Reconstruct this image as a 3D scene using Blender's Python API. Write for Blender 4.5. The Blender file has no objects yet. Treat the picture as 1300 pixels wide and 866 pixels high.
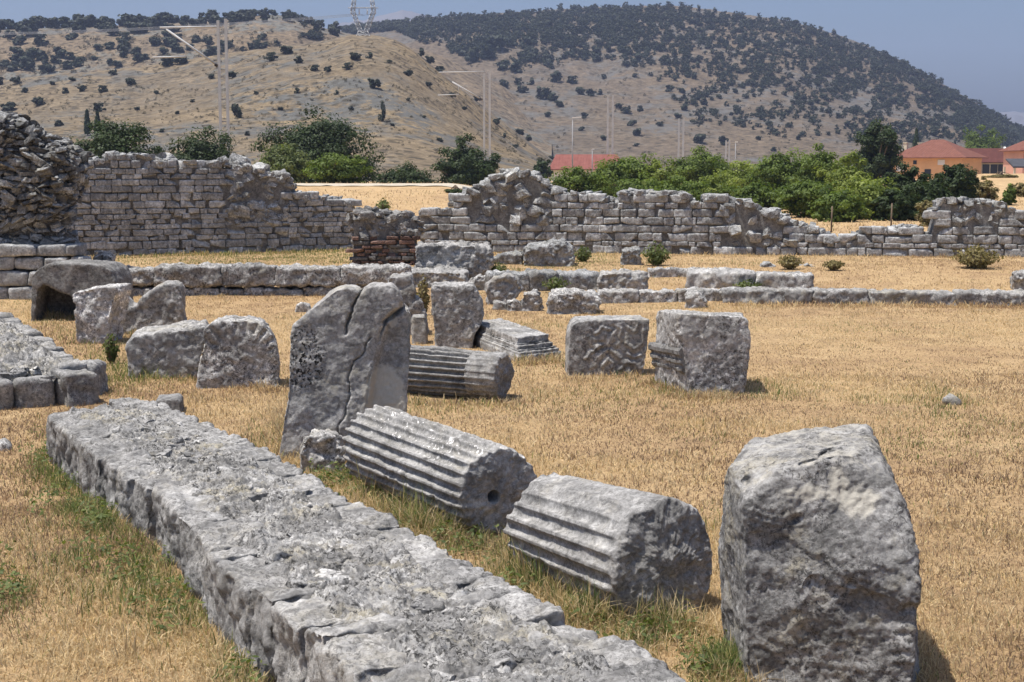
import bpy, bmesh, math, random
import numpy as np
from mathutils import Vector

# ------------------------------------------------------------------ basics
random.seed(4)
RNG = np.random.RandomState(21)
C = bpy.context.scene.collection
FOC = 1300 * 50 / 36.0
H = 1.9
TH = math.atan((433 - 212) / FOC)
CT, ST = math.cos(TH), math.sin(TH)
SUN_EL, SUN_AZ = 72.0, -103.0          # azimuth from +Y, negative = to the left


def sm(a, b, x):
    t = np.clip((x - a) / (b - a), 0, 1)
    return t * t * (3 - 2 * t)


_p = np.random.RandomState(11).permutation(256)
PERM = np.concatenate([_p, _p, _p]).astype(np.int64)
GRAD = np.random.RandomState(5).normal(size=(256, 3))
GRAD /= np.linalg.norm(GRAD, axis=1)[:, None]


def perlin(P, seed=0.0):
    P = np.asarray(P, float) + seed * 13.37 + 0.123
    i = np.floor(P).astype(np.int64)
    f = P - i
    i &= 255
    u = f * f * f * (f * (f * 6 - 15) + 10)
    out = np.zeros(len(P))
    for dx in (0, 1):
        hx = PERM[i[:, 0] + dx]
        wx = u[:, 0] if dx else 1 - u[:, 0]
        for dy in (0, 1):
            hy = PERM[hx + i[:, 1] + dy]
            wy = u[:, 1] if dy else 1 - u[:, 1]
            for dz in (0, 1):
                g = GRAD[PERM[hy + ((i[:, 2] + dz) & 255)]]
                wz = u[:, 2] if dz else 1 - u[:, 2]
                d = g[:, 0] * (f[:, 0] - dx) + g[:, 1] * (f[:, 1] - dy) + g[:, 2] * (f[:, 2] - dz)
                out += wx * wy * wz * d
    return out * 1.5


def fbm(P, octv=4, seed=0.0, gain=0.5):
    P = np.asarray(P, float)
    o = np.zeros(len(P)); a = 1.0; s = 0
    for k in range(octv):
        o += a * perlin(P * (2.03 ** k), seed + k * 3.1)
        s += a; a *= gain
    return o / s * 1.6


def ridged(P, octv=4, seed=0.0, gain=0.5):
    P = np.asarray(P, float)
    o = np.zeros(len(P)); a = 1.0; s = 0
    for k in range(octv):
        o += a * (1 - 2 * np.abs(perlin(P * (2.07 ** k), seed + k * 2.7)))
        s += a; a *= gain
    return o / s


def n2(X, Y, f, octv=3, seed=0.0):
    X = np.atleast_1d(np.asarray(X, float)).ravel(); Y = np.atleast_1d(np.asarray(Y, float)).ravel()
    return fbm(np.stack([X * f, Y * f, np.zeros_like(X) + .37], 1), octv, seed)


# ------------------------------------------------------------------ ground height and pixel helpers
WALL_D = np.array([.52, -.854])       # direction of the long low wall, far to near


def gz(X, Y):
    X = np.asarray(X, float); Y = np.asarray(Y, float)
    z = .05 * sm(19.8, 20.4, Y) + .17 * sm(20.6, 25, Y) - .22 * sm(29.8, 34, Y)
    emb = sm(37, 56, Y) * (1 - sm(66, 80, Y)) * (1 - sm(-3.0, 2.5, X)) * 1.15
    rm = sm(55, 80, Y) * (1 - sm(120, 160, Y)) * sm(.29, .33, X / np.maximum(Y, 1)) * 1.35
    # bank against the left side of the long wall
    side = (X + 2.99) * .854 + (Y - 9.12) * .52
    bank = .13 * sm(.05, -.12, side) * sm(9.5, 6.5, Y) * sm(-2.6, -.2, side)
    return z + emb + rm + bank


def ray(px, py):
    x = (px - 650) / FOC; y = -(py - 433) / FOC
    return np.array([x, CT + y * ST, -ST + y * CT])


def at(px, py, Y):
    d = ray(px, py)
    k = Y / d[1]
    return np.array([d[0] * k, Y, H + d[2] * k])


def gp(px, py, z=None):
    d = ray(px, py)
    if z is not None:
        k = (z - H) / d[2]
        return np.array([d[0] * k, d[1] * k, z])
    zz = 0.0
    for _ in range(30):
        k = (zz - H) / d[2]
        zz = .5 * zz + .5 * float(gz(d[0] * k, d[1] * k))
    k = (zz - H) / d[2]
    return np.array([d[0] * k, d[1] * k, zz])


def proj(V):
    V = np.asarray(V, float)
    x = V[:, 0]; y = V[:, 1]; z = V[:, 2] - H
    fw = y * CT - z * ST
    up = y * ST + z * CT
    return 650 + FOC * x / fw, 433 - FOC * up / fw


# ------------------------------------------------------------------ mesh helpers
def build(name, V, F, mat, parent=None, origin=None, tone=None, col=None, smooth=True):
    V = np.asarray(V, float)
    if parent is not None:
        o0 = np.array(parent['_base']); V = V - o0
    elif origin is not None:
        V = V - np.asarray(origin)
    if not isinstance(F, list):
        F = [F]
    F = [np.asarray(f, np.int64) for f in F if len(f)]
    me = bpy.data.meshes.new(name)
    me.vertices.add(len(V)); me.vertices.foreach_set('co', V.astype(np.float32).ravel())
    nl = sum(f.size for f in F); npol = sum(len(f) for f in F)
    me.loops.add(nl); me.loops.foreach_set('vertex_index', np.concatenate([f.ravel() for f in F]).astype(np.int32))
    me.polygons.add(npol)
    tot = np.concatenate([np.full(len(f), f.shape[1]) for f in F])
    st = np.concatenate([[0], np.cumsum(tot)[:-1]])
    me.polygons.foreach_set('loop_start', st.astype(np.int32))
    me.polygons.foreach_set('use_smooth', np.full(npol, bool(smooth)))
    me.update(calc_edges=True)
    if tone is not None:
        a = me.attributes.new('tone', 'FLOAT', 'POINT'); a.data.foreach_set('value', np.asarray(tone, np.float32))
    if col is not None:
        a = me.attributes.new('col', 'FLOAT_COLOR', 'POINT')
        a.data.foreach_set('color', np.concatenate([col, np.ones((len(col), 1))], 1).astype(np.float32).ravel())
    if mat is not None:
        me.materials.append(mat)
    o = bpy.data.objects.new(name, me); C.objects.link(o)
    if parent is not None:
        o.parent = parent
    elif origin is not None:
        o.location = tuple(float(q) for q in origin)
    return o


def tag(o, label, cat, group=None, kind=None):
    o['label'] = label
    if cat: o['category'] = cat
    if group: o['group'] = group
    if kind: o['kind'] = kind
    return o


def empty(name, base, label, cat, group=None):
    o = bpy.data.objects.new(name, None); C.objects.link(o)
    o.location = tuple(float(q) for q in base); o.empty_display_size = .1
    o['_base'] = [float(q) for q in base]
    return tag(o, label, cat, group)


class Acc:
    def __init__(s): s.V = []; s.F = {}; s.T = []; s.n = 0

    def add(s, V, F, tone=0.0):
        for f in (F if isinstance(F, list) else [F]):
            f = np.asarray(f, np.int64)
            if len(f): s.F.setdefault(f.shape[1], []).append(f + s.n)
        s.V.append(np.asarray(V, float)); s.T.append(np.full(len(V), tone) if np.isscalar(tone) else tone); s.n += len(V)

    def get(s):
        return np.concatenate(s.V), [np.concatenate(v) for v in s.F.values()], np.concatenate(s.T)

    def build(s, name, mat, parent=None, origin=None, smooth=True):
        V, F, T = s.get()
        return build(name, V, F, mat, parent, origin, tone=T, smooth=smooth)


def vnormals(V, F):
    N = np.zeros_like(V)
    for f in (F if isinstance(F, list) else [F]):
        if f.shape[1] == 4:
            fn = np.cross(V[f[:, 2]] - V[f[:, 0]], V[f[:, 3]] - V[f[:, 1]])
        else:
            fn = np.cross(V[f[:, 1]] - V[f[:, 0]], V[f[:, 2]] - V[f[:, 0]])
        for k in range(f.shape[1]):
            for c in range(3):
                N[:, c] += np.bincount(f[:, k], fn[:, c], len(V))
    return N / np.maximum(np.linalg.norm(N, axis=1), 1e-12)[:, None]


_cg = {}


def cube_grid(nx, ny, nz):
    key = (nx, ny, nz)
    if key in _cg: return _cg[key]
    ids = -np.ones((nx + 1, ny + 1, nz + 1), np.int64); pts = []
    for i in range(nx + 1):
        for j in range(ny + 1):
            for k in range(nz + 1):
                if i in (0, nx) or j in (0, ny) or k in (0, nz):
                    ids[i, j, k] = len(pts); pts.append((2 * i / nx - 1, 2 * j / ny - 1, 2 * k / nz - 1))
    q = []
    for i in range(nx):
        for j in range(ny):
            q.append((ids[i, j, 0], ids[i, j + 1, 0], ids[i + 1, j + 1, 0], ids[i + 1, j, 0]))
            q.append((ids[i, j, nz], ids[i + 1, j, nz], ids[i + 1, j + 1, nz], ids[i, j + 1, nz]))
    for i in range(nx):
        for k in range(nz):
            q.append((ids[i, 0, k], ids[i + 1, 0, k], ids[i + 1, 0, k + 1], ids[i, 0, k + 1]))
            q.append((ids[i, ny, k], ids[i, ny, k + 1], ids[i + 1, ny, k + 1], ids[i + 1, ny, k]))
    for j in range(ny):
        for k in range(nz):
            q.append((ids[0, j, k], ids[0, j, k + 1], ids[0, j + 1, k + 1], ids[0, j + 1, k]))
            q.append((ids[nx, j, k], ids[nx, j + 1, k], ids[nx, j + 1, k + 1], ids[nx, j, k + 1]))
    _cg[key] = (np.array(pts, float), np.array(q, np.int64))
    return _cg[key]


def rot_eul(rx, ry, rz):
    cx, sx, cy, sy, cz, sz = math.cos(rx), math.sin(rx), math.cos(ry), math.sin(ry), math.cos(rz), math.sin(rz)
    return np.array([[cz, -sz, 0], [sz, cz, 0], [0, 0, 1]]) @ np.array([[cy, 0, sy], [0, 1, 0], [-sy, 0, cy]]) @ np.array([[1, 0, 0], [0, cx, -sx], [0, sx, cx]])


def stone(center, half, M, n, rnd=.35, amp=.1, seed=0, freq=1.6, ridge=0.0, irr=.12, cuts=0):
    """one weathered stone: a rounded box with a noisy skin, about its own centre"""
    G, Q = cube_grid(*n)
    h = np.asarray(half, float)
    r = rnd * h.min()
    rs = np.random.RandomState(int(seed * 977) % 99991)
    p = G * h
    q = np.clip(p, -(h - r), h - r)
    d = p - q
    nn = d / np.maximum(np.linalg.norm(d, axis=1), 1e-9)[:, None]
    p = q + r * nn
    # irregular proportions
    sh = rs.uniform(-irr, irr, 6)
    g = p / h
    p = p * np.stack([1 + sh[0] * g[:, 2] + sh[1] * g[:, 1], 1 + sh[2] * g[:, 0], 1 + sh[3] * g[:, 0] + sh[4] * g[:, 1]], 1)
    for _ in range(cuts):
        cd = rs.normal(size=3); cd /= np.linalg.norm(cd)
        pr = p @ cd; lim = np.abs(cd * h).sum() * rs.uniform(.42, .78)
        p = p - np.maximum(pr - lim, 0)[:, None] * cd
    m = h.min()
    P = p / m * freq
    dd = fbm(P * .5, 4, seed * 1.7) * amp * m
    if ridge: dd = dd - ridge * m * np.clip(ridged(P * .9, 3, seed + 5), 0, 1)
    nn2 = .7 * nn + .3 * g / np.maximum(np.linalg.norm(g, axis=1), 1e-9)[:, None]
    p = p + nn2 * dd[:, None]
    return p @ np.asarray(M).T + np.asarray(center), Q


def voxelize(bm, vox, smooth=2):
    bmesh.ops.recalc_face_normals(bm, faces=bm.faces)
    me = bpy.data.meshes.new('tmp'); bm.to_mesh(me); bm.free()
    o = bpy.data.objects.new('tmp', me); C.objects.link(o)
    m = o.modifiers.new('r', 'REMESH'); m.mode = 'VOXEL'; m.voxel_size = vox
    if smooth:
        s = o.modifiers.new('s', 'SMOOTH'); s.factor = .5; s.iterations = smooth
    dg = bpy.context.evaluated_depsgraph_get(); dg.update()
    e = o.evaluated_get(dg); em = e.to_mesh()
    V = np.zeros(len(em.vertices) * 3, np.float32); em.vertices.foreach_get('co', V); V = V.reshape(-1, 3).astype(float)
    lt = np.zeros(len(em.polygons), np.int32); em.polygons.foreach_get('loop_total', lt)
    L = np.zeros(len(em.loops), np.int32); em.loops.foreach_get('vertex_index', L)
    st = np.concatenate([[0], np.cumsum(lt)[:-1]])
    F = []
    for k in (3, 4):
        s_ = st[lt == k]
        if len(s_): F.append(np.stack([L[s_ + j] for j in range(k)], 1).astype(np.int64))
    e.to_mesh_clear()
    bpy.data.objects.remove(o); bpy.data.meshes.remove(me)
    return V, F


def roughen(V, F, amps, seed=0, ridge=None, stretch=(1, 1, 1)):
    """amps: list of (amplitude m, frequency 1/m); ridge: (amp, freq) grooves"""
    st = np.array(stretch)
    for k, (a, f) in enumerate(amps):
        N = vnormals(V, F)
        V = V + N * (a * fbm(V * f * st, 3, seed + k * 7.7))[:, None]
    if ridge:
        N = vnormals(V, F)
        g = np.clip(ridged(V * ridge[1] * st, 4, seed + 31) - .45, 0, 1)
        V = V - N * (ridge[0] * g * 1.8)[:, None]
    return V


def hull_bm(pts):
    bm = bmesh.new()
    for p in pts: bm.verts.new(tuple(float(q) for q in p))
    r = bmesh.ops.convex_hull(bm, input=bm.verts)
    junk = [g for g in r['geom_interior'] if isinstance(g, bmesh.types.BMVert)] + [g for g in r['geom_unused'] if isinstance(g, bmesh.types.BMVert)]
    bmesh.ops.delete(bm, geom=list(set(junk)), context='VERTS')
    return bm


def extrude_bm(front, back, bm=None):
    bm = bm or bmesh.new()
    a = [bm.verts.new(tuple(float(q) for q in p)) for p in front]
    b = [bm.verts.new(tuple(float(q) for q in p)) for p in back]
    n = len(a)
    f1 = bm.faces.new(a); f2 = bm.faces.new(b[::-1])
    for i in range(n): bm.faces.new((a[i], b[i], b[(i + 1) % n], a[(i + 1) % n]))
    bmesh.ops.triangulate(bm, faces=[f1, f2])
    return bm


def seg_dist(P, poly):
    """distance of 2-D points to a polyline"""
    best = np.full(len(P), 1e9)
    for a, b in zip(poly[:-1], poly[1:]):
        a = np.array(a); b = np.array(b); ab = b - a
        t = np.clip(((P - a) @ ab) / (ab @ ab), 0, 1)
        best = np.minimum(best, np.linalg.norm(P - a - t[:, None] * ab, axis=1))
    return best


# ------------------------------------------------------------------ materials
def newmat(name):
    m = bpy.data.materials.new(name); m.use_nodes = True
    nt = m.node_tree; nt.nodes.clear()
    out = nt.nodes.new('ShaderNodeOutputMaterial')
    return m, nt, out


class NT:
    def __init__(s, nt): s.nt = nt

    def n(s, t, **k):
        q = s.nt.nodes.new(t)
        for a, b in k.items(): setattr(q, a, b)
        return q

    def l(s, a, b): s.nt.links.new(a, b)

    def noise(s, vec, scale, detail=5, rough=.55, dist=0.0):
        q = s.n('ShaderNodeTexNoise'); q.inputs['Scale'].default_value = scale; q.inputs['Detail'].default_value = detail
        q.inputs['Roughness'].default_value = rough; q.inputs['Distortion'].default_value = dist
        if vec is not None: s.l(vec, q.inputs['Vector'])
        return q.outputs['Fac']

    def voro(s, vec, scale, feature='F1', dim='3D'):
        q = s.n('ShaderNodeTexVoronoi'); q.feature = feature; q.voronoi_dimensions = dim; q.inputs['Scale'].default_value = scale
        s.l(vec, q.inputs['Vector']); return q.outputs['Distance']

    def ramp(s, fac, stops, interp='LINEAR'):
        q = s.n('ShaderNodeValToRGB'); q.color_ramp.interpolation = interp
        e = q.color_ramp.elements
        while len(e) > 1: e.remove(e[-1])
        e[0].position = stops[0][0]; e[0].color = (*_c(stops[0][1]), 1)
        for p, c in stops[1:]:
            x = e.new(p); x.color = (*_c(c), 1)
        s.l(fac, q.inputs['Fac']); return q.outputs['Color']

    def mix(s, fac, a, b, mode='MIX'):
        q = s.n('ShaderNodeMix'); q.data_type = 'RGBA'; q.blend_type = mode
        for v, i in ((fac, 0), (a, 6), (b, 7)):
            if isinstance(v, (int, float)): q.inputs[i].default_value = v
            elif isinstance(v, tuple): q.inputs[i].default_value = (*v, 1)
            else: s.l(v, q.inputs[i])
        return q.outputs[2]

    def math(s, op, a, b=0.0, clamp=False):
        q = s.n('ShaderNodeMath', operation=op); q.use_clamp = clamp
        for v, i in ((a, 0), (b, 1)):
            if isinstance(v, (int, float)): q.inputs[i].default_value = v
            else: s.l(v, q.inputs[i])
        return q.outputs[0]

    def attr(s, name):
        q = s.n('ShaderNodeAttribute'); q.attribute_name = name
        return q

    def bump(s, h, strength, dist, nrm=None):
        q = s.n('ShaderNodeBump'); q.inputs['Strength'].default_value = strength; q.inputs['Distance'].default_value = dist
        s.l(h, q.inputs['Height'])
        if nrm is not None: s.l(nrm, q.inputs['Normal'])
        return q.outputs['Normal']

    def bsdf(s, col, rough=.9, nrm=None, spec=.2):
        q = s.n('ShaderNodeBsdfPrincipled'); q.inputs['Roughness'].default_value = rough
        q.inputs['Specular IOR Level'].default_value = spec
        if isinstance(col, tuple): q.inputs['Base Color'].default_value = (*col, 1)
        else: s.l(col, q.inputs['Base Color'])
        if nrm is not None: s.l(nrm, q.inputs['Normal'])
        return q.outputs[0]


def _c(c): return (c, c, c) if isinstance(c, (int, float)) else c


def coords(g, jitter=True):
    tc = g.n('ShaderNodeTexCoord').outputs['Object']
    if not jitter: return tc
    oi = g.n('ShaderNodeObjectInfo').outputs['Random']
    v = g.n('ShaderNodeVectorMath', operation='ADD'); g.l(tc, v.inputs[0])
    m = g.math('MULTIPLY', oi, 37.0)
    cx = g.n('ShaderNodeCombineXYZ'); g.l(m, cx.inputs[0]); g.l(m, cx.inputs[1]); g.l(m, cx.inputs[2])
    g.l(cx.outputs[0], v.inputs[1])
    return v.outputs[0]


def limestone(name, k=1.0, base=.27, sc=1.0, white=.5, dark=.5, yellow=.35, bump=1.0, spots=False, scars=False, tint=(1.03, 1.0, .955), stain=.6):
    m, nt, out = newmat(name); g = NT(nt)
    v = coords(g)
    T = lambda x, w=0: (x * k * tint[0] * (1 + .10 * w), x * k * tint[1], x * k * tint[2] * (1 - .26 * w))
    c = g.ramp(g.noise(v, 3.2 * sc, 9, .68, .3), [(.28, T(base * .5)), (.43, T(base * .84)), (.55, T(base * 1.08)), (.68, T(base * 1.5)), (.8, T(base * 1.7))])
    f = g.ramp(g.noise(v, 19 * sc, 9, .75, .5), [(.3, .42), (.5, 1.0), (.7, 1.6)])
    c = g.mix(.85, c, f, 'MULTIPLY')
    # weather stains
    sk = g.ramp(g.noise(v, 5.5 * sc, 8, .74, .8), [(.5, 0.0), (.62, 1.0)])
    c = g.mix(g.math('MULTIPLY', sk, stain), c, T(base * .42))
    # warm, yellowish crust
    yk = g.math('MULTIPLY', g.ramp(g.noise(v, 2.1 * sc, 6, .65, .8), [(.5, 0.0), (.62, 1.0)]), g.ramp(g.noise(v, 12 * sc, 6, .7), [(.42, 0.0), (.56, 1.0)]))
    c = g.mix(g.math('MULTIPLY', yk, yellow), c, T(base * 1.45, .9))
    # pale lichen blotches
    wk = g.math('MULTIPLY', g.ramp(g.noise(v, 3.6 * sc, 5, .65), [(.47, 0.0), (.58, 1.0)]), g.ramp(g.noise(v, 24 * sc, 7, .75, .3), [(.5, 0.0), (.56, 1.0)]))
    c = g.mix(g.math('MULTIPLY', wk, white), c, T(base * 2.3))
    # black lichen specks
    dk = g.math('MULTIPLY', g.ramp(g.noise(v, 2.4 * sc, 6, .65), [(.38, 0.0), (.52, 1.0)]), g.ramp(g.noise(v, 27 * sc, 6, .8, .6), [(.51, 0.0), (.57, 1.0)]))
    c = g.mix(g.math('MULTIPLY', dk, min(1, dark * 1.35)), c, T(base * .2))
    # fresh pale breaks and dark crusts, with light and shade painted on given stones
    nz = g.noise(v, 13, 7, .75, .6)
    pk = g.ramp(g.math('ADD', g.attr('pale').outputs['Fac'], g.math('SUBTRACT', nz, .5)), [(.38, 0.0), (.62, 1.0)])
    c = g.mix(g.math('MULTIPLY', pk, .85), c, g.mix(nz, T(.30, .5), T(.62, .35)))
    bk = g.ramp(g.math('ADD', g.attr('crust_shade').outputs['Fac'], g.math('SUBTRACT', nz, .5)), [(.4, 0.0), (.65, 1.0)])
    c = g.mix(g.math('MULTIPLY', bk, .8), c, g.mix(nz, T(.07), T(.15)))
    if spots:
        d2 = g.ramp(g.noise(v, 46, 3, .55, .5), [(.55, 0.0), (.59, 1.0)])
        a = g.attr('spot').outputs['Fac']
        c = g.mix(g.math('MULTIPLY', d2, a), c, T(base * .10))
    if scars:
        d3 = g.ramp(g.noise(v, 24, 3, .6, 1.2), [(.62, 0.0), (.65, 1.0)])
        a = g.attr('scar').outputs['Fac']
        c = g.mix(g.math('MULTIPLY', d3, a), c, T(base * 2.6))
    t = g.attr('tone').outputs['Fac']
    vm = g.n('ShaderNodeVectorMath', operation='SCALE'); g.l(c, vm.inputs[0]); g.l(g.math('ADD', t, 1.0), vm.inputs['Scale'])
    c = vm.outputs[0]
    h1 = g.noise(v, 9 * sc, 8, .7)
    nr = g.bump(h1, .5 * bump, .04 / sc)
    h2 = g.noise(v, 60 * sc, 6, .75, .3)
    nr = g.bump(h2, .6 * bump, .012 / sc, nr)
    g.l(g.bsdf(c, .95, nr, .08), out.inputs[0])
    return m


def set_attr(o, name, val):
    a = o.data.attributes.new(name, 'FLOAT', 'POINT'); a.data.foreach_set('value', np.asarray(val, np.float32))


def flat(name, col, rough=.7, metal=0, var=.15, sc=8, bump=0):
    m, nt, out = newmat(name); g = NT(nt); v = coords(g)
    c = g.ramp(g.noise(v, sc, 5, .6), [(.3, tuple(x * (1 - var) for x in col)), (.7, tuple(x * (1 + var) for x in col))])
    nr = g.bump(g.noise(v, sc * 4, 5), bump, .02) if bump else None
    q = g.bsdf(c, rough, nr)
    q.node.inputs['Metallic'].default_value = metal
    g.l(q, out.inputs[0]); return m


def leafmat(name, dark, light, trans=.35):
    m, nt, out = newmat(name); g = NT(nt)
    t = g.attr('tone').outputs['Fac']
    c = g.ramp(t, [(0.0, dark), (1.0, light)])
    d = g.bsdf(c, .6, None, .25)
    tr = g.n('ShaderNodeBsdfTranslucent')
    cc = g.mix(1.0, c, (1.25, 1.3, .55), 'MULTIPLY'); g.l(cc, tr.inputs[0])
    mx = g.n('ShaderNodeMixShader'); mx.inputs[0].default_value = trans
    g.l(d, mx.inputs[1]); g.l(tr.outputs[0], mx.inputs[2]); g.l(mx.outputs[0], out.inputs[0])
    return m
HAZE, SKY_S, SUN_S, EXPO = .00022, .09, 4.0, .62
# ------------------------------------------------------------------ stone materials
M_LIME = limestone('limestone', base=.30)
M_WALL = limestone('wall_limestone', base=.335, sc=1.0, white=.4, dark=.4, yellow=.10, stain=.45, tint=(1.0, 1.0, .985))
M_FG = limestone('low_wall_limestone', base=.265, sc=1.7, white=.4, dark=.5, yellow=.2, stain=.55)
M_CORE = limestone('mortar_core', base=.31, sc=1.5, white=.7, dark=.9, yellow=.7, bump=1.5, stain=.8)
M_DRUM = limestone('drum_limestone', base=.30, sc=1.8, white=.25, dark=.35, yellow=.2, scars=True)
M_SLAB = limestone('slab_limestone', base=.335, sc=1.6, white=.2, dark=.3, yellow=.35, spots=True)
M_DARK = limestone('dark_limestone', base=.19, sc=1.4, white=.4, dark=.5, yellow=.15)
M_PALE = limestone('pale_limestone', base=.33, sc=1.5, white=.8, dark=.7, yellow=.3)
M_MORTAR = limestone('wall_core_mortar', base=.19, sc=1.5, white=.2, dark=.4, yellow=.4)
M_BRICK = limestone('old_brick', base=.19, sc=2, white=.3, dark=.7, yellow=.1, tint=(1.22, .80, .64))
M_RUBBLE = limestone('rubble_limestone', base=.265, sc=1.3, white=.5, dark=.6, yellow=.3, tint=(1.0, 1.0, .98))

I3 = np.eye(3)
EXCL = []       # footprints where no grass grows


# ------------------------------------------------------------------ long low wall in the foreground
def low_wall(name, label, Lp, Rp, zt, res, seed, depth=.24, slen=(.16, .42), core_amp=.048, zb=-.06, far_end=True):
    """Lp, Rp: world XY of the left and right top edges, far to near; zt(s): top height"""
    Lp = np.array(Lp); Rp = np.array(Rp)
    c0 = (Lp[0] + Rp[0]) / 2; c1 = (Lp[-1] + Rp[-1]) / 2
    t = (c1 - c0) / np.linalg.norm(c1 - c0); n = np.array([-t[1], t[0]])
    if n[0] < 0: n = -n
    Ls, Lo = (Lp - c0) @ t, (Lp - c0) @ n
    Rs, Ro = (Rp - c0) @ t, (Rp - c0) @ n
    lo = lambda s: np.interp(s, Ls, Lo)
    ro = lambda s: np.interp(s, Rs, Ro)
    base = np.array([*c0, 0.0])
    root = empty(name, base, label, 'ruined wall')
    M = np.stack([[t[0], t[1], 0], [n[0], n[1], 0], [0, 0, 1]], 1)
    rs = np.random.RandomState(seed)
    A = Acc()
    S1 = max(Ls[-1], Rs[-1])
    k = 0
    for side in (-1, 1):
        s = (Ls[0] if side < 0 else Rs[0])
        while s < S1:
            ln = rs.uniform(*slen)
            sm_ = s + ln / 2
            d = depth * rs.uniform(.75, 1.35)
            off = (lo(sm_) if side < 0 else ro(sm_)) + rs.uniform(-.012, .012)
            ztop = zt(sm_) + rs.uniform(-.010, .010)
            hh = (ztop - zb) / 2
            co = off - side * d / 2
            ctr = np.array([*(c0 + t * sm_ + n * co), zb + hh])
            half = (ln / 2 - .005, d / 2, hh)
            nn = tuple(int(np.clip(2 * h / (res * .72), 4, 60)) for h in half)
            V, F = stone(ctr, half, M @ rot_eul(rs.uniform(-.03, .03), rs.uniform(-.02, .02), rs.uniform(-.06, .06)), nn, rnd=rs.uniform(.14, .26), amp=.13, seed=seed + k, freq=1.5, irr=.04, cuts=0)
            # weathering: grooves across the top and down the face
            L3 = (V - np.array([*c0, 0])) @ M
            N = vnormals(V, F)
            gq = np.clip(ridged(L3 * np.array([15, 4.0, 4.0]), 5, seed + k * .31, .6) - .25, 0, 1)
            V = V - N * (gq * .034)[:, None]
            V = V + N * (.012 * fbm(L3 * 16, 5, seed + 2, .6) + .02 * fbm(L3 * 4.5, 3, seed + 5))[:, None]
            A.add(V, F, rs.uniform(-.16, .16))
            k += 1; s += ln
    A.build('facing_stone', M_FG, root).data.name = 'facing_stones'
    # rubble and mortar fill between the two rows
    cr_ = res * .42; ns = int(S1 / cr_); no = int((ro(S1 / 2) - lo(S1 / 2)) / cr_)
    ss, oo = np.meshgrid(np.linspace(.03, S1 - (0 if far_end else .16), ns), np.linspace(0, 1, no), indexing='ij')
    a = lo(ss) + depth * .62; b = ro(ss) - depth * .62
    off = a + (b - a) * oo
    P = np.stack([ss.ravel(), off.ravel(), np.zeros(ss.size)], 1)
    Pw = P + .05 * np.stack([perlin(P * 4, 1), perlin(P * 4, 2), 0 * P[:, 0]], 1)
    r1 = ridged(Pw * np.array([6.0, 2.4, 1]), 6, seed + 3, .66); r2 = fbm(P * 2.6, 4, seed + 8); r3 = ridged(Pw * np.array([20, 11, 1.]), 5, seed + 4, .66)
    cell = np.floor(6 * (.5 + .5 * fbm(Pw * np.array([9, 6, 1.]), 3, seed + 19))) / 6
    r5 = ridged(Pw * np.array([46, 30, 1.]), 4, seed + 41, .65)
    Z = zt(P[:, 0]) - .045 + core_amp * (.75 * r1 + .7 * r2 + .75 * r3 + .32 * r5 + 1.3 * (cell - .5))
    e = np.abs(2 * oo.ravel() - 1)
    Z = Z - .05 * sm(.85, 1.0, e)
    if far_end: Z = Z - .12 * sm(.14, .02, P[:, 0])
    else: Z = Z - .22 * sm(S1 - .45, S1 - .17, P[:, 0])
    XY = c0 + P[:, :1] * t + P[:, 1:2] * n
    V = np.concatenate([XY, Z[:, None]], 1)
    i = np.arange(ns - 1)[:, None] * no + np.arange(no - 1)[None]
    i = i.ravel(); Q = np.stack([i, i + no, i + no + 1, i + 1], 1)
    build('rubble_core', V, Q, M_CORE, root)
    # loose chips bedded in the fill
    B = Acc()
    for q in range(int(S1 * 55)):
        s = rs.uniform(.2, S1); o = rs.uniform(lo(s) + depth * .8, ro(s) - depth * .8)
        h = rs.uniform(.014, .045)
        p = c0 + s * t + o * n
        zz = float(zt(s)) - .03 + rs.uniform(-.02, .012)
        V, F = stone((p[0], p[1], zz), (h * rs.uniform(1, 2.2), h * rs.uniform(.8, 1.5), h * rs.uniform(.5, .8)), rot_eul(rs.uniform(-.25, .25), rs.uniform(-.25, .25), rs.uniform(0, 6)), (9, 9, 7), rnd=.25, amp=.3, seed=seed + 300 + q, freq=1.6, irr=.3, cuts=5)
        B.add(V, F, rs.uniform(-.35, .4))
    B.build('rubble_fill', M_CORE, root)
    # end stones across the far end, or the near one
    if True:
        E = Acc(); se = 0 if far_end else S1; o = lo(se) + .05
        while o < ro(se) - .1:
            wd = rs.uniform(.2, .34)
            zt0 = float(zt(se)) - rs.uniform(.01, .05)
            ctr = np.array([*(c0 + t * (.09 if far_end else se - .09) + n * (o + wd / 2)), (zt0 + zb) / 2])
            V, F = stone(ctr, (.12, wd / 2, (zt0 - zb) / 2), M, (10, 14, 16), rnd=.45, amp=.14, seed=seed + 77 + o, freq=1.3)
            E.add(V, F, rs.uniform(-.1, .15)); o += wd
        E.build('end_stone', M_FG, root)
    EXCL.append([*Lp, *Rp[::-1]])
    return root


zfar, znear = .32, .47
Lpx = [(58, 525), (122, 576), (200, 626), (244, 672), (301, 728), (382, 792), (440, 838), (530, 915), (680, 1040)]
Rpx = [(183, 503), (233, 523), (318, 561), (399, 601), (441, 630), (520, 668), (604, 716), (681, 753), (808, 818), (869, 850), (985, 905), (1180, 1000)]


def edge(px, za, zb):
    out = []
    n = len(px)
    y0 = px[0][1]; Y = lambda z, q: gp(*q, z=z)
    for q in px:
        z = za
        for _ in range(6):
            p = gp(*q, z=z); u = np.clip((9.5 - p[1]) / (9.5 - 4.1), -.05, 1.3); z = za + (zb - za) * u
        out.append(p[:2])
    return out


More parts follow.
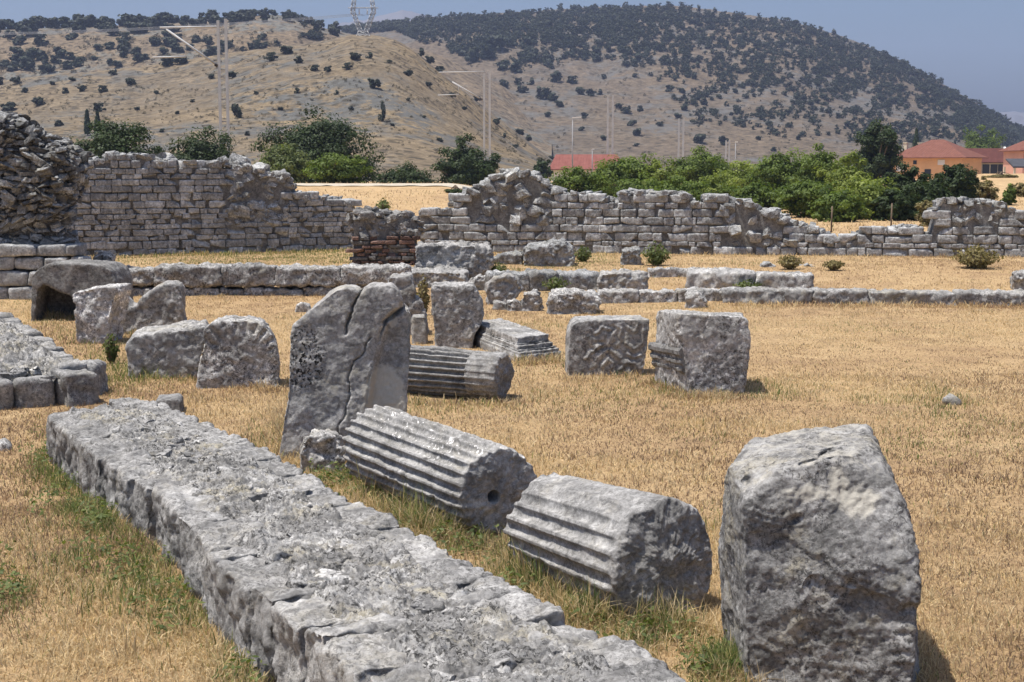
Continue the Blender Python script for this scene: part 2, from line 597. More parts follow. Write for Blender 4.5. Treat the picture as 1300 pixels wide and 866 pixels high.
LW_L, LW_R = edge(Lpx, zfar, znear), edge(Rpx, zfar, znear)
low_wall('ruined_wall', 'long low stone wall with rough rubble top running to the near corner', LW_L, LW_R,
         lambda s: zfar + (znear - zfar) * np.clip(np.asarray(s) / 6.2, 0, 1.3), .017, 3)

# left low wall, partly out of the picture
pA = gp(124, 470, z=.26)[:2]; pB = gp(36, 412, z=.40)[:2]
dv = (pA - pB) / np.linalg.norm(pA - pB); nv = np.array([dv[1], -dv[0]])
if nv[0] > 0: nv = -nv
pB2 = pA - dv * 3.4
LWl = [pB2 + nv * 1.5, pA + nv * 1.5]; LWr = [pB2, pA]
low_wall('ruined_wall', 'crumbling low rubble wall at the left edge below the hollow arched stone', LWl, LWr,
         lambda s: .46 - .20 * np.clip(np.asarray(s) / 3.4, 0, 1.1), .03, 9, depth=.3, slen=(.22, .5), core_amp=.09, far_end=False)
for (x0, y0, x1, y1, yb), lab in zip([(-6, 462, 45, 466, 503), (84, 461, 125, 458, 503)],
                                   ['squared dark stone at the left picture edge closing the low rubble wall', 'small grey stone at the near right corner of the low rubble wall']):
    pb = gp((x0 + x1) / 2, yb)
    pa0, pa1 = at(x0, y0, pb[1]), at(x1, y1, pb[1])
    w = pa1[0] - pa0[0]; h = pa0[2]
    V, F = stone(((pa0[0] + pa1[0]) / 2, pb[1] + .14, h / 2 - .02), (w / 2, .16, h / 2 + .02), rot_eul(0, 0, -.15), (20, 18, 18), rnd=.4, amp=.16, seed=x1, freq=1.4)
    V = roughen(V, F, [(.012, 25)], x1)
    tag(build('stone_block', V, F, M_LIME if x0 > 0 else M_DARK, origin=(pb[0], pb[1], 0)), lab, 'stone block')


# ------------------------------------------------------------------ outline stones
def outline_rock(name, label, cat, px, Y, thick, mat, seed, vox=.02, smooth=2, amps=((.015, 3), (.008, 12)), ridge=None, slope=0.0, back_scale=.96,
                 zdrop=.06, post=None, group=None, yaw=0.0, parts=None, lean=0.0):
    """a stone whose front outline stands at distance Y and which runs back by thick metres"""
    fr = [at(x, y, Y) for x, y in px]
    fr = np.array(fr)
    ctr = fr.mean(0)
    zmin = fr[:, 2].min()
    low = fr[:, 2] < zmin + .12 * (fr[:, 2].max() - zmin)
    fr[low, 2] = np.minimum(fr[low, 2], float(gz(ctr[0], Y))) - zdrop
    bk = (fr - ctr) * np.array([back_scale, 1, 1]) + ctr
    bk[:, 1] += thick; bk[:, 0] += yaw * thick + .65 * ctr[0] * thick / Y
    bk[~low, 2] += slope * thick
    if lean:
        fr[:, 1] += lean * (fr[:, 2] - zmin)
    bm = extrude_bm(fr, bk)
    V, F = voxelize(bm, vox, smooth)
    V = roughen(V, F, amps, seed, ridge)
    extra = {}
    if post is not None:
        r = post(V, F, ctr)
        V = r[0] if isinstance(r, tuple) else r
        if isinstance(r, tuple): extra = r[1]
    base = np.array([ctr[0], Y + thick / 2, float(gz(ctr[0], Y + thick / 2))])
    o = build(name, V, F, mat, origin=base)
    for k, v in extra.items():
        a = o.data.attributes.new(k, 'FLOAT', 'POINT'); a.data.foreach_set('value', np.asarray(v, np.float32))
    tag(o, label, cat, group)
    EXCL.append([(fr[:, 0].min(), Y), (fr[:, 0].max(), Y), (fr[:, 0].max(), Y + thick), (fr[:, 0].min(), Y + thick)])
    return o


# tall cracked slab
SLAB_Y = 9.15
def slab_pt(x, y):
    p = at(340 + x / 3.42, 340 + y / 3.42, SLAB_Y); return (p[0], p[2])


CR1 = [slab_pt(*q) for q in [(405, 95), (372, 160), (350, 230), (338, 290)]]
CR2 = [slab_pt(*q) for q in [(445, 305), (425, 335), (415, 375), (370, 405), (350, 470), (352, 560), (335, 640), (310, 690), (300, 745)]]
CR3 = [slab_pt(*q) for q in [(600, 160), (560, 200), (510, 235), (488, 285), (480, 340), (450, 430), (430, 560), (420, 640)]]


def slab_post(V, F, ctr):
    front = sm(SLAB_Y + .20, SLAB_Y + .04, V[:, 1])
    P = V[:, [0, 2]] + .014 * np.stack([fbm(V * 12, 4, 3, .65), fbm(V * 12, 4, 4, .65)], 1)
    N = vnormals(V, F)
    d = np.zeros(len(V))
    d += .06 * np.exp(-(seg_dist(P, CR1) / .005) ** 2)
    d += .032 * np.exp(-(seg_dist(P, CR2) / .0036) ** 2)
    sd3 = seg_dist(P, CR3)
    up = sm(.75, 1.1, V[:, 2])
    d += (.012 + .18 * up) * np.exp(-(sd3 / (.0045 + .016 * up)) ** 2)
    V = V.copy()
    V[:, 1] += d * front
    # the right-hand piece sits a little further back
    xr = np.interp(V[:, 2], [q[1] for q in CR3][::-1], [q[0] for q in CR3][::-1])
    V[:, 1] += front * .05 * sm(0, .04, V[:, 0] - xr)
    # a cluster of pits
    c = np.array(slab_pt(170, 420))
    px_, py_ = proj(V)
    w = np.exp(-(((px_ - 386) / 24) ** 2 + ((py_ - 456) / 38) ** 2) ** 1.5) * front
    pit = np.clip(perlin(V * 62, 8) - .22, 0, 1) * w
    V[:, 1] += .06 * pit
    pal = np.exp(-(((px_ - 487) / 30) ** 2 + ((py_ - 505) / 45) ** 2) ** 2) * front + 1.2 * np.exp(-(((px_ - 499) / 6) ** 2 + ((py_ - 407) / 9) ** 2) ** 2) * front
    cru = .75 * sm(430, 380, py_) * front
    return V, {'spot': np.clip(w * 2.2, 0, 1), 'pale': pal * .95, 'crust_shade': cru * .3}


slab_px = [(340 + x / 3.42, 340 + y / 3.42) for x, y in
           [(40, 800), (55, 740), (72, 600), (90, 450), (103, 310), (112, 250), (150, 215), (205, 165), (250, 130), (290, 100), (330, 88), (385, 100), (402, 118),
            (420, 105), (455, 82), (500, 76), (540, 78), (568, 100), (588, 150), (592, 172), (605, 180), (622, 200), (628, 240), (626, 330), (616, 420), (606, 520), (596, 620), (580, 760), (570, 830)]]
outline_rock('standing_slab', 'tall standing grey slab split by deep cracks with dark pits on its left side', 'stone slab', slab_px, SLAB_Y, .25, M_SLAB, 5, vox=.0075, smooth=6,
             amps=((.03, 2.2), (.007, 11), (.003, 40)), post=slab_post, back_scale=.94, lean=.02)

outline_rock('boulder', 'small rough boulder at the foot of the tall cracked slab', 'boulder',
             [(379, 604), (380, 575), (384, 561), (395, 552), (412, 551), (425, 556), (434, 564), (437, 580), (436, 606)], 8.75, .22, M_PALE, 14, vox=.011, smooth=3,
             amps=((.03, 6), (.015, 16), (.006, 50)), ridge=(.012, 14))


# ------------------------------------------------------------------ the big broken block at the right
def big_block():
    pts = [at(947, 905, 4.98), at(1166, 930, 4.78), at(920, 850, 5.50), at(1166, 868, 5.40),
           at(942, 640, 5.0), at(914, 640, 5.46), at(914, 720, 5.46), at(1169, 772, 4.84), at(1158, 655, 5.0), at(1150, 640, 5.25), at(1136, 612, 5.05),
           at(920, 606, 5.30), at(927, 594, 5.22), at(1000, 590, 5.03), at(1060, 578, 5.06), at(1106, 566, 5.20), at(1120, 566, 5.36),
           at(1103, 542, 5.62), at(1085, 538, 5.66), at(1020, 544, 5.66), at(957, 556, 5.62), at(926, 584, 5.46)]
    pts = np.array(pts)
    for p in pts:
        if p[2] < .16: p[2] = -.08
    V, F = voxelize(hull_bm(pts), .008, 14)
    V = roughen(V, F, [(.022, 2.4), (.008, 8)], 41)
    px_, py_ = proj(V)
    N = vnormals(V, F)
    fr = np.clip(-N[:, 1], 0, 1) ** .5
    # broken lower part of the face steps back under an irregular edge
    wob = 14 * perlin(V * 9, 2) + 6 * perlin(V * 25, 6)
    ye = np.interp(px_, [915, 960, 1000, 1030, 1045, 1110, 1140, 1175], [800, 770, 752, 738, 740, 755, 768, 764]) + .7 * wob
    dn = sm(-2, 10, py_ - ye) * sm(1000, 1045, px_)
    wy = sm(5.36, 5.06, V[:, 1] + .12 * (V[:, 0] - 1.1))
    V = V + np.stack([-.006 * dn * wy, wy * dn * .03, 0 * fr], 1)
    ul = sm(640, 600, py_ + .35 * (px_ - 1000) + wob) * sm(1010, 970, px_)
    # broad facets
    fac = fbm(V * np.array([2.6, 2.6, 3.2]), 2, 12)
    fac = np.floor(fac * 4 + .6 * perlin(V * 7, 3)) / 4
    N = vnormals(V, F)
    V = V + N * (.022 * fac * fr * (1 - dn))[:, None]
    # bedding lines on the lower right
    bed = ridged(V * np.array([4, 4, 26.]) + .5 * V[:, [2, 2, 0]], 3, 9)
    V = V - N * (.005 * np.clip(bed - .1, 0, 1) * dn)[:, None]
    # hole near the upper left and a chip at the top edge
    for (hx, hy, hr, dp) in ((951, 612, 8, .06), (1052, 574, 9, .05), (1010, 660, 7, .022), (1080, 742, 6, .015)):
        w = np.exp(-(((px_ - hx) / hr) ** 2 + ((py_ - hy) / (hr * .9)) ** 2) ** 1.5) * fr
        V = V + np.stack([0 * w, dp * w, -.2 * dp * w], 1)
    cr = seg_dist(np.stack([px_, py_], 1) + 2.5 * np.stack([perlin(V * 20, 1), perlin(V * 20, 2)], 1), [(1018, 589), (1038, 582), (1050, 572)])
    V = V + np.stack([0 * cr, .03 * np.exp(-(cr / 2.2) ** 2), -.012 * np.exp(-(cr / 2.2) ** 2)], 1)
    V = roughen(V, F, [(.005, 26), (.0035, 70)], 44, ridge=(.004, 14))
    base = np.array([1.12, 5.2, 0])
    o = build('stone_block', V, F, limestone('block_limestone', base=.27, sc=1.7, white=.35, dark=.6, yellow=.6, stain=.75, bump=1.3), origin=base)
    E = lambda x, y, rx, ry: np.exp(-(((px_ - x) / rx) ** 2 + ((py_ - y) / ry) ** 2) ** 1.5)
    N = vnormals(V, F)
    set_attr(o, 'pale', fr * (.62 * E(1094, 640, 26, 26) + .55 * E(1020, 628, 36, 14) + .5 * E(1005, 815, 32, 48) + .5 * E(1128, 735, 12, 26) + .45 * E(1065, 610, 14, 30)) + .45 * np.clip(N[:, 2], 0, 1) * sm(.6, .8, V[:, 2]))  # pale patches, plus a sunlit top put into the colour of upward faces
    set_attr(o, 'crust_shade', fr * (.45 * E(1080, 800, 70, 40) + .4 * E(1070, 690, 60, 30) + .6 * E(951, 611, 9, 9)) + .35 * np.clip(-N[:, 0], 0, 1))  # dark crusts, plus painted shade below the break and in the hole
    tag(o, 'largest upright rough stone block with a broken lower face at the near right', 'stone block')
    EXCL.append([(.88, 5.1), (1.36, 5.0), (1.42, 5.5), (.9, 5.5)])


big_block()


# ------------------------------------------------------------------ fluted drums
def drum(label, p0, p1, R0, R1, mat, nfl=20, fd=.028, seed=0, hole=None, cable=0.0, endrough=(.012, .012), chip=.02, roll=0.0, flute_wear=.25, scars=True, slant=0.0, dome=0.0, rimfade=.65, topwear=0.0):
    """p0 far end centre, p1 near end centre"""
    p0 = np.array(p0); p1 = np.array(p1); ax = p1 - p0; L = np.linalg.norm(ax); ax = ax / L
    up = np.array([0, 0, 1.0]); sd = np.cross(ax, up); sd /= np.linalg.norm(sd); up = np.cross(sd, ax)
    nth = nfl * 18
    th = np.arange(nth) / nth * 2 * math.pi + roll
    ph = (th * nfl / (2 * math.pi)) % 1.0
    c = np.clip((ph - .14) / .72, 0, 1)
    prof = np.where((ph > .14) & (ph < .86), np.sqrt(np.clip(1 - (2 * c - 1) ** 2, 0, 1)), 0)
    nL = int(L / .009); ncap = 34
    rows = []
    # (axial position, radius fraction, body weight)
    for k in range(ncap): rows.append((0.0, k / ncap, 0))
    for k in range(nL + 1): rows.append((k / nL, 1.0, 1))
    for k in range(ncap): rows.append((1.0, 1 - (k + 1) / ncap, 2))
    rows = np.array(rows); NR = len(rows)
    u = np.repeat(rows[:, 0], nth); fr = np.repeat(rows[:, 1], nth); kind = np.repeat(rows[:, 2], nth)
    TH_ = np.tile(th, NR); PR = np.tile(prof, NR)
    R = R0 + (R1 - R0) * u
    ca, sa = np.cos(TH_), np.sin(TH_)
    q = np.stack([u * L * 1.0, ca * R0, sa * R0], 1)
    wear = np.clip(.5 + .9 * fbm(q * 4, 3, seed + 3), 0, 1)
    d = fd * PR * (1 - flute_wear * wear)
    d = d * (1 - rimfade * np.exp(-((1 - u) * L / .05) ** 2))
    if cable: d = d * np.where(u > cable, .16, 1.0)
    d = d * (1 - topwear * sm(.55, .95, sa))
    # fillets are nibbled
    nib = np.clip(fbm(np.stack([u * L * 9, ca * R0 * 6, sa * R0 * 6], 1), 4, seed + 9) - .15, 0, 1)
    d = d + .016 * nib * (1 - PR)
    # chipped rims
    e0 = np.exp(-(u * L / .035)); e1 = np.exp(-((1 - u) * L / .035))
    cn = np.clip(.45 + fbm(q * 9, 3, seed + 1), 0, 1.4)
    rr = R - d - chip * cn * (e0 + e1)
    rr = rr + .010 * fbm(q * 3.2, 3, seed + 4) + .004 * fbm(q * 14, 3, seed + 14)
    rad = rr * fr
    axp = u * L
    qc = np.stack([u * 3, ca * rad, sa * rad], 1)
    rough = fbm(qc * 11, 5, seed + 20, .6) * endrough[1] + .6 * endrough[1] * ridged(qc * 7, 4, seed + 6) + slant * (sa * rad) / R1 - dome * (rad / R1) ** 2
    rough0 = fbm(qc * 11, 5, seed + 22, .6) * endrough[0]
    edge = sm(1.0, .9, fr)
    axp = axp + np.where(kind == 2, rough * (1 if dome or slant else edge), 0) + np.where(kind == 0, rough0 * edge, 0)
    if dome or slant:
        # the rim follows the broken end
        f = np.clip((u - .7) / .3, 0, 1) ** 3 * (kind == 1)
        axp = axp + f * (slant * sa * rr / R1 - dome + .5 * endrough[1] * fbm(qc * 9, 4, seed + 20))
    if hole:
        hd = np.hypot(ca * rad - hole[0], sa * rad - hole[1])
        axp = axp - np.where(kind == 2, .11 * sm(hole[2] * 1.25, hole[2] * .6, hd), 0)
    P = p0 + axp[:, None] * ax + (ca * rad)[:, None] * sd + (sa * rad)[:, None] * up
    i = np.arange(NR - 1)[:, None] * nth + np.arange(nth)[None]
    j = np.arange(NR - 1)[:, None] * nth + (np.arange(nth)[None] + 1) % nth
    F = np.stack([i.ravel(), j.ravel(), j.ravel() + nth, i.ravel() + nth], 1)
    base = (p0 + p1) / 2; base[2] = 0
    o = build('column_drum', P, F, mat, origin=base)
    set_attr(o, 'crust_shade', np.where(kind == 2, .42 * sm(-.2, .9, sa * fr) , 0.0) + np.where(kind == 0, .3, 0))  # shade of the near end face put into its colour, darker towards the top
    if scars:
        a = o.data.attributes.new('scar', 'FLOAT', 'POINT')
        a.data.foreach_set('value', (np.where(kind == 1, 1.0, 0) * sm(.35, .8, sa)).astype(np.float32))
    tag(o, label, 'column drum')
    w = max(R0, R1) * .75; n = np.array([-ax[1], ax[0]])
    EXCL.append([p0[:2] + n * w, p1[:2] + n * w, p1[:2] - n * w, p0[:2] - n * w])
    return o


# long drum leaning on nothing: lies between the slab and the low wall
drum('longest fluted column drum lying between the tall slab and the low wall', (-.83, 8.48, .235), (-.065, 7.2, .232), .240, .240, M_DRUM, 24, .030, 2, hole=(.035, -.02, .03), endrough=(.012, .016), roll=.1)
drum('short thick fluted drum with a broken end lying in front of the longest drum', (.175, 6.62, .21), (.655, 5.83, .235), .25, .283, M_DRUM, 22, .026, 7, endrough=(.02, .020), chip=.03, roll=.05, flute_wear=.35, scars=False, slant=-.03, dome=.02, rimfade=.95, topwear=.6)
drum('fluted drum with half filled grooves lying right behind the tall slab', (-1.22, 12.1, .205), (-.07, 11.55, .195), .215, .195, limestone('drum_dark', base=.26, sc=1.8, white=.25, dark=.35, yellow=.15), 22, .046, 11, cable=.79, endrough=(.01, .03), chip=.03, roll=.0, flute_wear=.2, scars=False)


# ------------------------------------------------------------------ carved blocks in the middle
def moulded_block():
    Cb, Rb, Lb = gp(877, 503)[:2], gp(945.5, 503)[:2], gp(829, 482)[:2]
    Bb = Rb + (Lb - Cb)
    Rb = Rb + np.array([0, .06])
    top = [at(859, 397, Cb[1] + .03), at(941, 401, Rb[1] + .02), at(951, 408, Rb[1] + .04), at(834, 394, Lb[1] - .1), at(940, 397, Bb[1] - .1)]
    pts = [np.array([*Cb, -.08]), np.array([*Rb, -.08]), np.array([*Lb, -.08]), np.array([*Bb, -.08])] + top + [at(952, 440, Rb[1] + .03)]
    V, F = voxelize(hull_bm(pts), .014, 3)
    V = roughen(V, F, [(.015, 4), (.008, 16), (.004, 45)], 6, ridge=(.006, 20))
    base = np.array([*(Cb * .5 + Bb * .5), 0.0])
    root = empty('moulded_block', base, 'squared block with a dark carved moulding on its left side, right of the relief block', 'carved block')
    build('block_body', V, F, M_PALE, root)
    a = at(829, 441, Lb[1] - .02); b = at(868, 449, Cb[1] + .035)
    d = b - a; d2 = d / np.linalg.norm(d)
    nrm = np.array([d2[1], -d2[0], 0]); nrm /= np.linalg.norm(nrm)
    if nrm[0] > 0: nrm = -nrm
    prof = [(-.10, .05), (.030, .045), (.046, .02), (.044, -.012), (.014, -.03), (.014, -.055), (.03, -.06), (.028, -.085), (.004, -.10), (.004, -.125), (.014, -.13), (.010, -.15), (-.02, -.175), (-.10, -.175)]
    nS = 70; VV = []
    for k in range(nS + 1):
        p = a + d * k / nS
        for (o_, z_) in prof:
            VV.append(p + nrm * o_ + np.array([0, 0, z_]))
    n = len(prof); FF = []
    for k in range(nS):
        for j in range(n):
            FF.append((k * n + j, k * n + (j + 1) % n, (k + 1) * n + (j + 1) % n, (k + 1) * n + j))
    VV = np.array(VV)
    VV = VV + nrm * (.012 * fbm(VV * 9, 4, 3))[:, None] + np.array([0, 0, 1.0]) * (.008 * fbm(VV * 11, 4, 8))[:, None]
    caps = [np.array([[0, j, j + 1] for j in range(1, n - 1)]), np.array([[nS * n, nS * n + j + 1, nS * n + j] for j in range(1, n - 1)])]
    build('moulding', VV, [np.array(FF)] + caps, M_DARK, root, smooth=False)
    EXCL.append([Cb, Rb, Bb, Lb])


moulded_block()


def relief_post(V, F, ctr):
    px_, py_ = proj(V); N = vnormals(V, F)
    fr = np.clip(-N[:, 1], 0, 1) ** 2
    w = sm(728, 745, px_ - .2 * (470 - py_)) * sm(823, 817, px_) * sm(409, 415, py_) * sm(477, 470, py_) * fr
    cv = lambda L: [(700 + x / 4.643, 380 + y / 4.643) for x, y in L]
    Q = np.stack([px_ + 3.0 * perlin(V * 10, 5), py_ + 3.0 * perlin(V * 10, 6)], 1)
    rise = 0
    for L, sg in (([(225, 225), (245, 270), (285, 290), (335, 270), (368, 215), (382, 150)], 2.2), ([(385, 285), (412, 245), (405, 185), (375, 145)], 2.0), ([(435, 235), (455, 275), (490, 290), (525, 265), (548, 210), (550, 150)], 2.2),
                  ([(235, 405), (270, 340), (330, 300), (390, 325), (420, 375), (410, 410)], 2.4), ([(405, 405), (445, 370), (490, 385), (530, 415)], 2.2), ([(300, 390), (330, 350), (365, 370), (350, 405)], 2.0),
                  ([(450, 160), (480, 190), (505, 160)], 1.8), ([(200, 350), (230, 310), (300, 270)], 1.8), ([(260, 200), (300, 170), (350, 185)], 1.8), ([(440, 320), (480, 340), (520, 330)], 1.8)):
        dd = seg_dist(Q, cv(L))
        rise = rise + np.exp(-(dd / sg) ** 2) - .55 * np.exp(-((dd - 2.2 * sg) / (1.1 * sg)) ** 2)
    r = ridged(V * 9, 3, 18)
    V = V.copy(); V[:, 1] -= w * (.014 * np.clip(rise, -1, 1.2) * (.75 + .6 * perlin(V * 12, 4)) + .015 * r - .010)
    return V


outline_rock('carved_block', 'upright block carved with curling leaves in relief, left of the moulded block', 'carved block',
             [(720, 482), (721, 460), (723, 422), (727, 413), (734, 408), (770, 406), (824, 406), (822, 440), (816, 472), (815, 482)], 12.95, .34, M_LIME, 22, vox=.010, smooth=3,
             amps=((.012, 4), (.005, 18)), post=relief_post, slope=.03, yaw=-.12)


def corner_slab():
    Fb, Rb, Lb = gp(660, 462)[:2], gp(712, 455)[:2], gp(585, 432)[:2]
    Bb = Rb + Lb - Fb
    ctr = (Fb + Bb) / 2
    A = Acc()
    z = -.05
    lay = [(1.0, .075), (.97, .10), (.90, .115), (.86, .15), (.80, .165), (.78, .225)]
    for k, (s, zt) in enumerate(lay):
        q = [ctr + (p - ctr) * s for p in (Fb, Rb, Bb, Lb)]
        z0 = z if k == 0 else z - .01
        G, Q = cube_grid(60, 60, 4)
        u = (G[:, 0] + 1) / 2; v = (G[:, 1] + 1) / 2; w = (G[:, 2] + 1) / 2
        XY = ((1 - u) * (1 - v))[:, None] * q[0] + (u * (1 - v))[:, None] * q[1] + (u * v)[:, None] * q[2] + ((1 - u) * v)[:, None] * q[3]
        V = np.concatenate([XY, (z0 + (zt - z0) * w)[:, None]], 1)
        N = vnormals(V, Q)
        V = V + N * (.016 * fbm(V * 5, 4, 3) + .010 * fbm(V * 17, 3, 7))[:, None]
        A.add(V, Q, .05 * ((k % 2) - .5)); z = zt
    o = A.build('cornice_slab', M_LIME, origin=(*ctr, 0))
    tag(o, 'low stepped cornice slab with moulded edges lying behind the half filled fluted drum', 'cornice slab')
    EXCL.append([Fb, Rb, Bb, Lb])


corner_slab()

o3 = lambda L: [(440 + x / 4.643, 330 + y / 4.643) for x, y in L]
outline_rock('capital_block', 'worn upright capital block with a rounded lower corner behind the fluted drum', 'carved block',
             o3([(520, 500), (520, 420), (505, 330), (492, 250), (496, 165), (510, 148), (600, 150), (750, 150), (770, 190), (795, 240), (806, 300), (808, 350), (790, 400), (755, 430), (740, 500)]), 14.9, .42, M_LIME, 31, vox=.015, smooth=3,
             amps=((.02, 4), (.012, 12), (.006, 40)), ridge=(.012, 12))
outline_rock('stone_block', 'stepped weathered stone leaning just behind the top of the tall slab', 'stone block',
             o3([(300, 440), (270, 200), (235, 130), (260, 100), (380, 90), (392, 140), (398, 230), (440, 250), (452, 300), (470, 320), (480, 440)]), 16.0, .5, M_LIME, 33, vox=.018, smooth=2,
             amps=((.02, 5), (.014, 14)), ridge=(.02, 9))
outline_rock('stone_block', 'small plain grey block between the tall slab and the capital block', 'stone block',
             o3([(385, 470), (385, 335), (460, 335), (472, 380), (478, 470)]), 15.2, .3, M_LIME, 35, vox=.02, smooth=2)

# ------------------------------------------------------------------ group of big stones at the left
o2 = lambda L: [(20 + x / 5.417, 320 + y / 5.417) for x, y in L]


def hollow_stone():
    Y = 17.6
    outer = o2([(92, 450), (98, 330), (104, 170), (150, 112), (200, 85), (270, 72), (400, 74), (520, 84), (600, 90), (655, 130), (685, 200), (692, 300), (690, 450)])
    inner = o2([(440, 450), (432, 390), (420, 345), (370, 300), (330, 285), (270, 262), (225, 238), (190, 226), (155, 255), (138, 330), (122, 450)])
    fr = [at(x, y, Y) for x, y in outer + inner]
    bk = [p + np.array([0, .62, 0]) for p in fr]
    zb = float(gz(-5.5, Y)) - .08
    for L in (fr, bk):
        for p in L:
            if p[2] < .15: p[2] = zb
    bm = extrude_bm(fr, bk)
    f2 = [at(x, y, Y) + np.array([0, .55, -.02]) for x, y in outer]
    b2 = [p + np.array([0, .3, 0]) for p in f2]
    for L in (f2, b2):
        for p in L:
            if p[2] < .15: p[2] = zb
    extrude_bm(f2, b2, bm)
    V, F = voxelize(bm, .022, 3)
    V = roughen(V, F, [(.02, 3), (.008, 14)], 51)
    o = build('hollow_stone', V, F, M_DARK, origin=(at(90, 360, Y)[0], Y + .4, float(gz(-5.5, Y))))
    tag(o, 'dark hollow arched stone with a black opening near the left wall stump', 'hollow stone')


hollow_stone()
outline_rock('stone_block', 'broken upright block with white lichen in front of the hollow arched stone', 'stone block',
             o2([(420, 640), (415, 520), (410, 420), (425, 360), (380, 300), (400, 275), (520, 245), (640, 232), (680, 240), (690, 290), (660, 400), (640, 500), (620, 640)]), 15.3, .45, limestone('white_lichen_limestone', base=.42, sc=1.5, white=1.0, dark=.6, yellow=.2, stain=.35), 52, vox=.017, smooth=2,
             amps=((.03, 4), (.015, 14)), ridge=(.015, 11), yaw=.35)
outline_rock('stone_block', 'wedge shaped grey block rising to the right, beside the white lichened block', 'stone block',
             o2([(690, 620), (700, 400), (705, 295), (740, 330), (770, 375), (800, 380), (830, 350), (900, 290), (960, 245), (1020, 215), (1080, 210), (1125, 225), (1142, 262), (1150, 380), (1160, 540), (1165, 620)]), 16.1, .42, M_LIME, 53, vox=.017, smooth=2,
             amps=((.02, 4), (.01, 14)), ridge=(.01, 12), yaw=.05)
outline_rock('boulder', 'very small dark rock at the right foot of the wedge shaped block', 'boulder',
             o2([(1150, 545), (1158, 490), (1190, 470), (1220, 490), (1226, 545)]), 16.3, .2, M_DARK, 54, vox=.02, smooth=2, amps=((.02, 8),))  # dark stone puts the wedge block's shadow into the rock's colour
o1 = lambda L: [(x / 2.955, 320 + y / 2.955) for x, y in L]


def rim_post(V, F, ctr):
    px_, py_ = proj(V); N = vnormals(V, F)
    fr = np.clip(-N[:, 1], 0, 1)
    cx, cy = 308, 458
    a = np.arctan2(cy - py_, px_ - cx); r = np.hypot(px_ - cx, py_ - cy)
    w = sm(30, 42, r) * sm(.2, .45, np.sin(a)) * fr
    V = V.copy(); V[:, 1] += w * .02 * np.clip(np.sin(a * 22) + .2, 0, 1)
    return V


outline_rock('drum_fragment', 'low fragment of a split drum lying left of the round fluted fragment', 'drum fragment',
             o1([(480, 480), (474, 390), (470, 345), (500, 318), (620, 300), (766, 284), (782, 300), (758, 380), (738, 440), (728, 480)]), 12.75, .5, M_LIME, 56, vox=.014, smooth=3,
             amps=((.02, 4), (.01, 14)), ridge=(.012, 9), slope=.05)
outline_rock('drum_fragment', 'round broken drum end with a fluted rim, left of the tall cracked slab', 'drum fragment',
             o1([(735, 500), (740, 440), (765, 350), (762, 295), (800, 268), (860, 258), (930, 258), (985, 272), (1015, 305), (1035, 345), (1046, 420), (1050, 520)]), 12.2, .45, M_PALE, 57, vox=.013, smooth=3,
             amps=((.02, 4), (.01, 16)), ridge=(.01, 14), post=rim_post)
outline_rock('boulder', 'small pale rock in the dry grass left of the tall slab', 'boulder',
             [(373, 397), (376, 388), (384, 384), (394, 388), (398, 397)], 18.6, .2, M_PALE, 58, vox=.03, smooth=1, amps=((.03, 6),))
outline_rock('flat_stone', 'flat dark stone just beyond the far end of the long low wall', 'flat stone',
             [(196, 519), (197, 508), (225, 505), (231, 510), (231, 519)], 10.9, .3, M_DARK, 59, vox=.018, smooth=2, amps=((.015, 6),))
outline_rock('boulder', 'half buried small rock at the left picture edge in the dry grass', 'boulder',
             [(-12, 584), (-8, 566), (4, 561), (11, 570), (12, 584)], 9.4, .16, M_PALE, 60, vox=.012, smooth=2, amps=((.02, 8),))

